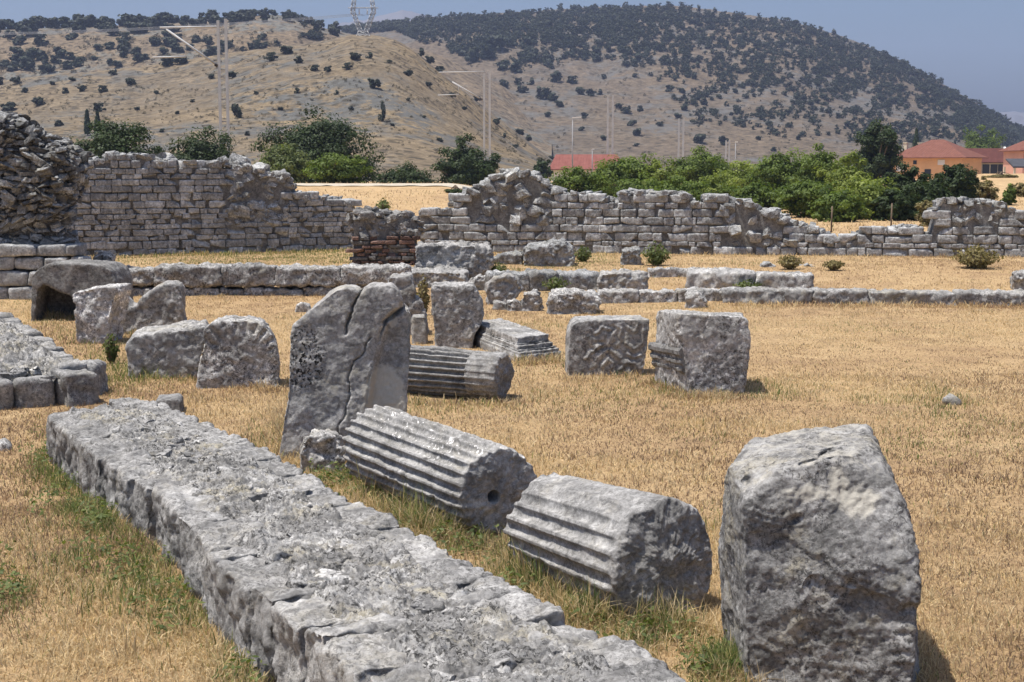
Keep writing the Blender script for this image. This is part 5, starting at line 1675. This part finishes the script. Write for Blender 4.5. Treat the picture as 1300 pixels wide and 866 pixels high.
def lattice(A, c0, h0, c1, h1, n, r=.10):
    c0 = np.array(c0); c1 = np.array(c1)
    cr = lambda u: [c0 + (c1 - c0) * u + np.array([sx * (h0 + (h1 - h0) * u), sy * (h0 + (h1 - h0) * u), 0]) for sx, sy in ((-1, -1), (1, -1), (1, 1), (-1, 1))]
    for i in range(n):
        P, Q = cr(i / n), cr((i + 1) / n)
        for k in range(4):
            tube(A, [P[k], Q[k]], [r, r], 4); tube(A, [P[k], Q[(k + 1) % 4]], [r * .6, r * .6], 4); tube(A, [P[(k + 1) % 4], Q[k]], [r * .6, r * .6], 4); tube(A, [Q[k], Q[(k + 1) % 4]], [r * .6, r * .6], 4)


Z = lambda y: at(462, y, Y)[2]
A = Acc(); lattice(A, (b[0], Y, b[2] - 1), 2.4, (b[0], Y, Z(40)), 1.2, 3, .11); A.build('body', M_STEEL, root)
for s in (-1, 1):
    A = Acc(); lattice(A, (b[0] + s * .7, Y, Z(41)), .55, (b[0] + s * 13 * m, Y, Z(14)), .5, 5, .09); A.build('fork_arm', M_STEEL, root)
    A = Acc(); lattice(A, (b[0] + s * 13 * m, Y, Z(14)), .5, (b[0] + s * 10 * m, Y, Z(-8)), .4, 3, .09); A.build('peak', M_STEEL, root)
A = Acc()
for s in (-1, 1): lattice(A, (b[0], Y, Z(10)), .55, (b[0] + s * 17 * m, Y, Z(10)), .35, 4, .09)
A.build('crossarm', M_STEEL, root)
for x in (-15, -5, 5, 15):
    A = Acc(); tube(A, [(b[0] + x * m, Y, Z(12)), (b[0] + x * m, Y, Z(18))], [.18, .18], 6); A.build('insulator', M_WHITE, root)
for k, x in enumerate((-15, 0, 15)):
    A = Acc(); p = np.array([b[0] + x * m, Y, Z(18)]); q = np.array([-330.0 + 6 * k, Y + 60 + 4 * k, at(-100, 20, Y + 60)[2]])
    pts = [p + (q - p) * u + np.array([0, 0, -22 * u * (1 - u)]) for u in np.linspace(0, 1, 24)]
    tube(A, pts, [.045] * 24, 4); o = A.build('power_line', M_STEEL2, origin=p)
    tag(o, 'thin power line sagging from the lattice pylon over the left hill', 'power line', 'power lines from the pylon')

# fence posts in the field behind the wall gap
for lab, px, yt, Y in (('thin dark fence post in the yellow field behind the wall gap', 1056, 262, 41), ('thin dark fence post in the yellow field near the rusty bush', 1132, 258, 42)):
    t = at(px, yt, Y); A = Acc(); zg = float(gz(t[0], Y)); tube(A, [(t[0], Y, zg - .1), (t[0] + .01, Y, t[2])], [.028, .022], 7)
    tag(A.build('fence_post', M_BARK, origin=(t[0], Y, zg)), lab, 'fence post', 'fence posts behind the wall')


# ------------------------------------------------------------------ small shrubs among the ruins
def shrub(label, px, pyb, w, ytop, mat, seed, nl=700, leaf=.05, name='shrub', Y=None, zb=None):
    rs = np.random.RandomState(seed)
    if Y is None: p = gp(px, pyb)
    else:
        p = at(px, pyb, Y)
    m = p[1] / FOC; r = w / 2 * m; h = at(px, ytop, p[1])[2] - p[2]
    root = empty(name, p, label, 'shrub')
    n = int(nl); u = rs.uniform(0, 1, n) ** .8; a = rs.uniform(0, 6.283, n); sp = rs.uniform(0, 1, n) ** .6
    ht = h * (1 - .45 * sp ** 2) * rs.uniform(.7, 1.1, n)
    P = np.stack([p[0] + np.cos(a) * sp * r * (.3 + .7 * u), p[1] + np.sin(a) * sp * r * .7 * (.3 + .7 * u), p[2] + .02 + u * ht], 1)
    N = np.stack([np.cos(a), np.sin(a), rs.uniform(.2, 1, n)], 1) + rs.normal(size=(n, 3)) * .5; N /= np.linalg.norm(N, axis=1)[:, None]
    V, F = leaf_quads(P, N, leaf, rs, .6)
    build('foliage', V, F, mat, root, tone=np.repeat(rs.uniform(.1, 1, n), 4), smooth=False)
    A = Acc()
    for k in range(14):
        aa = rs.uniform(0, 6.28); s = rs.uniform(.2, .9)
        tube(A, [p + np.array([0, 0, -.03]), p + np.array([math.cos(aa) * s * r, math.sin(aa) * s * r * .7, h * (1 - .4 * s)])], [.012, .004], 5)
    A.build('stem', M_BARK, root)


L_WEED = leafmat('weed_foliage', (.05, .075, .02), (.16, .19, .06), .35)
shrub('wide olive shrub in the dry grass below the right end of the back wall', 1240, 341, 72, 313, L_DRY, 1, 1500, .06)
shrub('dark green shrub at the foot of the back wall above the relief block', 833, 337, 44, 309, L_WEED, 2, 900, .055)
shrub('bright green weed clump right of the rounded boulder at the back wall', 740, 333, 28, 314, L_WEED, 3, 600, .05)
shrub('low brown shrub left of centre of the dry strip below the right back wall', 1003, 342, 40, 324, L_DRY, 4, 700, .05)
shrub('small brown shrub right of the low brown shrub on the dry strip', 1058, 343, 34, 331, L_DRY, 5, 500, .05)
shrub('weeds rooted in the left foot of the collapsed rubble heap', 597, 316, 34, 292, L_WEED, 6, 700, .05)
shrub('green sprig on the yellow bank above the brick pier', 487, 272, 22, 252, L_WEED, 7, 400, .08, Y=40)
shrub('dark green tuft at the foot of the white lichened block', 142, 462, 24, 424, L_WEED, 8, 600, .035)
shrub('green weeds at the right end of the plinth slab', 632, 352, 34, 334, L_WEED, 9, 500, .045)
shrub('weedy grass growing from the rough kerb stones above the boulder heap', 705, 372, 40, 352, L_WEED, 10, 600, .045)
shrub('tall dry grass between the leaning stepped stone and the capital block', 538, 400, 20, 352, L_DRY, 11, 500, .05)
shrub('small green weeds in front of the short thick kerb slab', 950, 368, 44, 357, L_WEED, 12, 500, .045)
# ------------------------------------------------------------------ grass
def grass_mat():
    m, nt, out = newmat('grass_blades'); g = NT(nt)
    c = g.attr('col').outputs['Color']
    d = g.bsdf(c, .75, None, .1)
    tr = g.n('ShaderNodeBsdfTranslucent'); g.l(c, tr.inputs[0])
    mx = g.n('ShaderNodeMixShader'); mx.inputs[0].default_value = .45
    g.l(d, mx.inputs[1]); g.l(tr.outputs[0], mx.inputs[2]); g.l(mx.outputs[0], out.inputs[0]); return m


M_GRASS = grass_mat()
STRAW = np.array([(.69, .56, .345), (.57, .42, .205), (.40, .275, .165), (.24, .175, .125), (.68, .53, .30)])
GREEN = np.array([(.13, .18, .055), (.24, .27, .085), (.11, .16, .055), (.36, .34, .13)])
# green patches: px, py, rx, ry, strength, height factor
GP = [(95, 610, 48, 48, .9, 1.33), (70, 580, 35, 25, .5, 1.17), (130, 660, 40, 25, .55, 1.27), (160, 720, 90, 45, .6, 1.11), (230, 770, 60, 35, .5, 1.11), (330, 840, 40, 50, .65, 1.55), (20, 760, 30, 40, .3, 1.00),
      (470, 620, 45, 30, .5, 1.77), (520, 660, 50, 26, .55, 1.88), (590, 690, 50, 26, .5, 1.66), (680, 735, 60, 34, .55, 1.99), (760, 780, 50, 26, .5, 1.88), (830, 812, 50, 24, .4, 1.66), (915, 852, 42, 26, .95, 1.17), (420, 610, 30, 20, .4, 1.44),
      (150, 470, 45, 26, .6, 1.44), (190, 478, 40, 14, .5, 1.33), (110, 430, 40, 20, .2, 1.33), (70, 420, 40, 25, .1, 1.55), (310, 330, 160, 9, .85, 1.11), (420, 325, 60, 8, .8, 1.17), (640, 352, 60, 12, .7, 1.27), (720, 335, 80, 9, .7, 1.17), (830, 350, 50, 7, .3, 1.11),
      (980, 500, 60, 16, .28, 1.00), (1195, 510, 40, 16, .3, 1.11), (870, 555, 60, 15, .15, 1.00), (940, 370, 40, 6, .5, 1.17), (1150, 560, 70, 20, .12, 1.00), (330, 570, 20, 30, .3, 1.27), (700, 465, 60, 10, .15, 1.22)]
GPA = np.array(GP)
BROWN = np.array([(1150, 450, 190, 22), (1230, 700, 100, 55), (900, 522, 130, 12), (780, 560, 70, 18), (1240, 580, 90, 24), (60, 640, 40, 30), (40, 790, 70, 24), (980, 430, 120, 10), (560, 545, 60, 10), (1080, 520, 140, 8), (250, 640, 30, 30), (1000, 355, 120, 6), (1180, 352, 120, 7), (700, 392, 80, 5), (330, 392, 80, 6)])
PALE = np.array([(700, 480, 130, 14), (1000, 408, 280, 9), (300, 540, 90, 22), (850, 602, 70, 18), (1190, 830, 60, 30), (110, 845, 90, 24), (1060, 500, 160, 8), (1240, 640, 70, 14), (1100, 535, 100, 10), (640, 540, 60, 10), (30, 700, 50, 20), (1230, 425, 90, 7)])


def in_poly(X, Y, poly):
    ins = np.zeros(len(X), bool); n = len(poly)
    for i in range(n):
        x1, y1 = poly[i][:2]; x2, y2 = poly[(i + 1) % n][:2]
        cnd = (y1 > Y) != (y2 > Y)
        xi = (x2 - x1) * (Y - y1) / ((y2 - y1) if y2 != y1 else 1e-9) + x1
        ins ^= cnd & (X < xi)
    return ins


def make_blades(X, Y, hscale, wscale, rs, kind='lawn'):
    n = len(X)
    Z = zground(X, Y)
    px, py = proj(np.stack([X, Y, Z], 1))
    d2 = ((px[:, None] - GPA[None, :, 0]) / GPA[None, :, 2]) ** 2 + ((py[:, None] - GPA[None, :, 1]) / GPA[None, :, 3]) ** 2
    w = np.exp(-d2)
    gpow = 1 - np.prod(1 - w * GPA[None, :, 4], 1)
    hf = 1 + ((w * (GPA[None, :, 5] - 1)).max(1))
    nz = n2(X, Y, .9, 3, 3); nb = n2(X, Y, .25, 3, 12); nf = n2(X, Y, 5, 2, 5)
    pg = np.clip(.006 + .35 * np.clip(n2(X, Y, .55, 3, 41) - .22, 0, 1) + gpow * (.75 + .5 * nf), 0, .95)
    green = rs.rand(n) < pg
    # straw mixes by patch: gold, reddish brown, pale
    pr = np.stack([.8 + 1.8 * np.clip(nf, -1, 1) + 2.4 * nb, 1.0 + 1.5 * nz, .8 - 3.6 * nb - 1.6 * nz, .5 - 2.4 * nb - 1.0 * nf, .8 + 2.6 * nb + nz], 1)
    jx = px + 30 * nz * 1.5; jy = py + 10 * n2(X, Y, 2.2, 2, 21)
    wb = np.exp(-((jx[:, None] - BROWN[None, :, 0]) / BROWN[None, :, 2]) ** 2 - ((jy[:, None] - BROWN[None, :, 1]) / BROWN[None, :, 3]) ** 2).max(1)
    wp = np.exp(-((jx[:, None] - PALE[None, :, 0]) / PALE[None, :, 2]) ** 2 - ((jy[:, None] - PALE[None, :, 1]) / PALE[None, :, 3]) ** 2).max(1)
    pr[:, 2] += 4.5 * wb; pr[:, 3] += 3.2 * wb; pr[:, 0] += 2.2 * wp; pr[:, 4] += 2.2 * wp
    pr = np.clip(pr, .06, 6); pr /= pr.sum(1)[:, None]
    k = (rs.rand(n)[:, None] > np.cumsum(pr, 1)).sum(1); k = np.minimum(k, 4)
    far = sm(10, 20, Y)
    k = np.where((k == 3) & (rs.rand(n) < .7 * far), 2, k)
    col = STRAW[k] * (1 + rs.uniform(-.42, .25, n) * (1 - .55 * far))[:, None]
    col = np.where(green[:, None], GREEN[rs.randint(0, 4, n)] * rs.uniform(.75, 1.3, n)[:, None], col)
    h = hscale * hf * (1 - .4 * wb) * rs.uniform(.45, 1.35, n) * (1 + .5 * np.clip(nf, -.6, 1)) * (1 + .25 * nz)
    wd = wscale * rs.uniform(.7, 1.35, n)
    a = rs.uniform(0, 6.283, n); la = rs.uniform(0, 6.283, n)
    lean = rs.uniform(.1, 1.0, n) * np.where(green, .6, 1.0)
    flat_ = (rs.rand(n) < .4) & ~green
    lean = np.where(flat_, rs.uniform(1.2, 3.0, n), lean)
    zz = np.sqrt(1 / (1 + lean ** 2))
    U = np.stack([np.cos(a), np.sin(a), 0 * a], 1) * (wd / 2)[:, None]
    D = np.stack([np.cos(la) * lean * zz, np.sin(la) * lean * zz, zz], 1)
    B = np.stack([X, Y, Z - .008], 1)
    mid = B + D * (h * .55)[:, None] + np.array([0, 0, 1.0]) * (h * .06)[:, None]
    tip = B + D * h[:, None] + np.stack([np.cos(la), np.sin(la), -.6 * np.ones(n)], 1) * (h * .22 * lean.clip(0, 1.2))[:, None]
    tip[:, 2] = np.maximum(tip[:, 2], Z + .006)
    V = np.stack([B - U, B + U, mid - U * .75, mid + U * .75, tip], 1).reshape(-1, 3)
    i = np.arange(n) * 5
    Q = np.stack([i, i + 1, i + 3, i + 2], 1); T = np.stack([i + 2, i + 3, i + 4], 1)
    c5 = np.repeat(col, 5, 0)
    return V, Q, T, c5


def scatter(n, y0, y1, rs, pw=1.0, half=.385):
    """points in the fan that the lens can see, a little wider"""
    u = rs.rand(n)
    Y = y0 + (y1 - y0) * u ** pw
    X = rs.uniform(-1, 1, n) * (half * Y + .4)
    return X, Y


rs = np.random.RandomState(99)
VV, QQ, TT, CC = [], [], [], []; nv = 0
for (n, y0, y1, h, w, pw) in ((170000, 3.9, 7.5, .052, .0042, .9), (190000, 7.5, 13, .042, .0058, .9), (220000, 13, 21, .036, .0068, .9), (200000, 20, 31, .036, .0085, .9), (26000, 33, 66, .10, .03, .8)):
    X, Y = scatter(n, y0, y1, rs, pw)
    keep = np.ones(n, bool)
    for poly in EXCL: keep &= ~in_poly(X, Y, poly)
    if y0 > 30: keep &= ~((X > -24.5) & (X < -.3) & (Y > 52.5) & (Y < 63.8))
    X, Y = X[keep], Y[keep]
    V, Q, T, c = make_blades(X, Y, h, w, rs)
    VV.append(V); QQ.append(Q + nv); TT.append(T + nv); CC.append(c); nv += len(V)
# taller tufts along the stones
def tuft_line(pts, n, h, w, spread):
    global nv
    pts = np.array(pts, float); seg = rs.randint(0, len(pts) - 1, n); u = rs.rand(n)
    P = pts[seg] * (1 - u)[:, None] + pts[seg + 1] * u[:, None] + rs.normal(size=(n, 2)) * spread
    keep = np.ones(n, bool)
    for poly in EXCL: keep &= ~in_poly(P[:, 0], P[:, 1], poly)
    P = P[keep]
    V, Q, T, c = make_blades(P[:, 0], P[:, 1], h, w, rs)
    VV.append(V); QQ.append(Q + nv); TT.append(T + nv); CC.append(c); nv += len(V)


LWn = np.array(LW_L); RWn = np.array(LW_R)
tuft_line(LWn + np.array([-.10, -.05]), 7000, .065, .0045, .05)
tuft_line(RWn + np.array([.12, .05]), 4200, .07, .005, .06)
for a in ((352, 520, 372, 590), (440, 640, 580, 690), (640, 700, 720, 790), (700, 790, 900, 800), (915, 850, 945, 880)):
    A0, A1 = gp(a[0], a[1])[:2], gp(a[2], a[3])[:2]
    tuft_line([A0, A1], 1500, .10, .004, .05)
for a in ((160, 478, 250, 478), (250, 482, 355, 497), (520, 512, 655, 514), (720, 482, 820, 476), (828, 486, 880, 508), (878, 506, 948, 506), (40, 402, 95, 405), (650, 464, 712, 458), (95, 436, 150, 432), (150, 428, 238, 420)):
    A0, A1 = gp(a[0], a[1])[:2], gp(a[2], a[3])[:2]
    tuft_line([A0, A1], 900, .08, .007, .09)
for a in ((925, 388, 1310, 390), (530, 323, 1300, 328), (80, 329, 450, 319)):
    A0, A1 = gp(a[0], a[1])[:2], gp(a[2], a[3])[:2]
    tuft_line([A0, A1], 2500, .08, .012, .12)
tag(build('grass', np.concatenate(VV), [np.concatenate(QQ), np.concatenate(TT)], M_GRASS, col=np.concatenate(CC), smooth=False), 'dry golden grass covering the ground between the ruins', 'grass', kind='stuff')

# broad-leaved weeds in the green patches close by
rs = np.random.RandomState(5)
WV, WF, WT, nn = [], [], [], 0
for (px, py, rx, ry, st, hf) in GP[:16]:
    if st < .25 or py < 560: continue
    for k in range(int(46 * st)):
        x = px + rs.normal() * rx * .5; y = py + rs.normal() * ry * .5
        if y > 900: continue
        p = gp(x, y)
        if any(in_poly(np.array([p[0]]), np.array([p[1]]), q)[0] for q in EXCL): continue
        m = rs.randint(8, 20); a = rs.uniform(0, 6.28, m); r = rs.uniform(.01, .06, m)
        P = np.stack([p[0] + r * np.cos(a), p[1] + r * np.sin(a), p[2] + rs.uniform(.015, .09, m)], 1)
        N = np.stack([np.cos(a) * .5, np.sin(a) * .5, 1 + 0 * a], 1) + rs.normal(size=(m, 3)) * .35; N /= np.linalg.norm(N, axis=1)[:, None]
        V, F = leaf_quads(P, N, .028, rs, .55)
        WV.append(V); WF.append(F + nn); nn += len(V); WT.append(np.repeat(rs.uniform(0, 1, m), 4))
tag(build('weeds', np.concatenate(WV), np.concatenate(WF), L_WEED, tone=np.concatenate(WT), smooth=False), 'low green broad leaved weeds in the grass along the long low wall', 'weeds', kind='stuff')

# ------------------------------------------------------------------ air
m = bpy.data.materials.new('haze_air'); m.use_nodes = True; nt = m.node_tree; nt.nodes.clear()
out = nt.nodes.new('ShaderNodeOutputMaterial'); pv = nt.nodes.new('ShaderNodeVolumePrincipled')
pv.inputs['Color'].default_value = (.60, .70, 1.0, 1); pv.inputs['Density'].default_value = HAZE; pv.inputs['Anisotropy'].default_value = .1
nt.links.new(pv.outputs[0], out.inputs['Volume'])
A = Acc(); quadbox(A, (0, 1480, 128), (3000, 1580, 130)); hz = A.build('haze', m, smooth=False); hz['kind'] = 'stuff'; tag(hz, 'thin blue summer haze in the air before the hills', 'haze')

# ------------------------------------------------------------------ light, sky, camera
sc = bpy.context.scene
w = bpy.data.worlds.new('World'); sc.world = w; w.use_nodes = True
nt = w.node_tree; nt.nodes.clear(); g = NT(nt)
sky = nt.nodes.new('ShaderNodeTexSky'); sky.sky_type = 'NISHITA'; sky.sun_disc = False
sky.sun_elevation = math.radians(SUN_EL); sky.sun_rotation = math.radians(SUN_AZ)
sky.altitude = 0; sky.air_density = 1.0; sky.dust_density = 4.2; sky.ozone_density = 8.5
bg = nt.nodes.new('ShaderNodeBackground'); bg.inputs['Strength'].default_value = SKY_S
wo = nt.nodes.new('ShaderNodeOutputWorld')
nt.links.new(sky.outputs[0], bg.inputs[0]); nt.links.new(bg.outputs[0], wo.inputs[0])

sun = bpy.data.lights.new('sun', 'SUN'); sun.energy = SUN_S; sun.angle = math.radians(.53); sun.color = (1.0, .95, .87)
so = bpy.data.objects.new('sun', sun); C.objects.link(so)
e, a = math.radians(SUN_EL), math.radians(SUN_AZ)
dv = Vector((math.sin(a) * math.cos(e), math.cos(a) * math.cos(e), math.sin(e)))
so.rotation_euler = dv.to_track_quat('Z', 'Y').to_euler(); so.location = dv * 60

cam = bpy.data.cameras.new('camera'); cam.lens = 50; cam.sensor_width = 36; cam.clip_end = 9000; cam.clip_start = .05
co = bpy.data.objects.new('camera', cam); C.objects.link(co); co.location = (0, 0, H); co.rotation_euler = (math.pi / 2 - TH, 0, 0)
sc.camera = co
sc.render.engine = 'CYCLES'
sc.cycles.use_denoising = True
sc.cycles.max_bounces = 6; sc.cycles.diffuse_bounces = 3; sc.cycles.transmission_bounces = 3; sc.cycles.volume_bounces = 0; sc.cycles.transparent_max_bounces = 4
sc.view_settings.view_transform = 'Standard'; sc.view_settings.look = 'None'; sc.view_settings.exposure = EXPO; sc.view_settings.gamma = 1
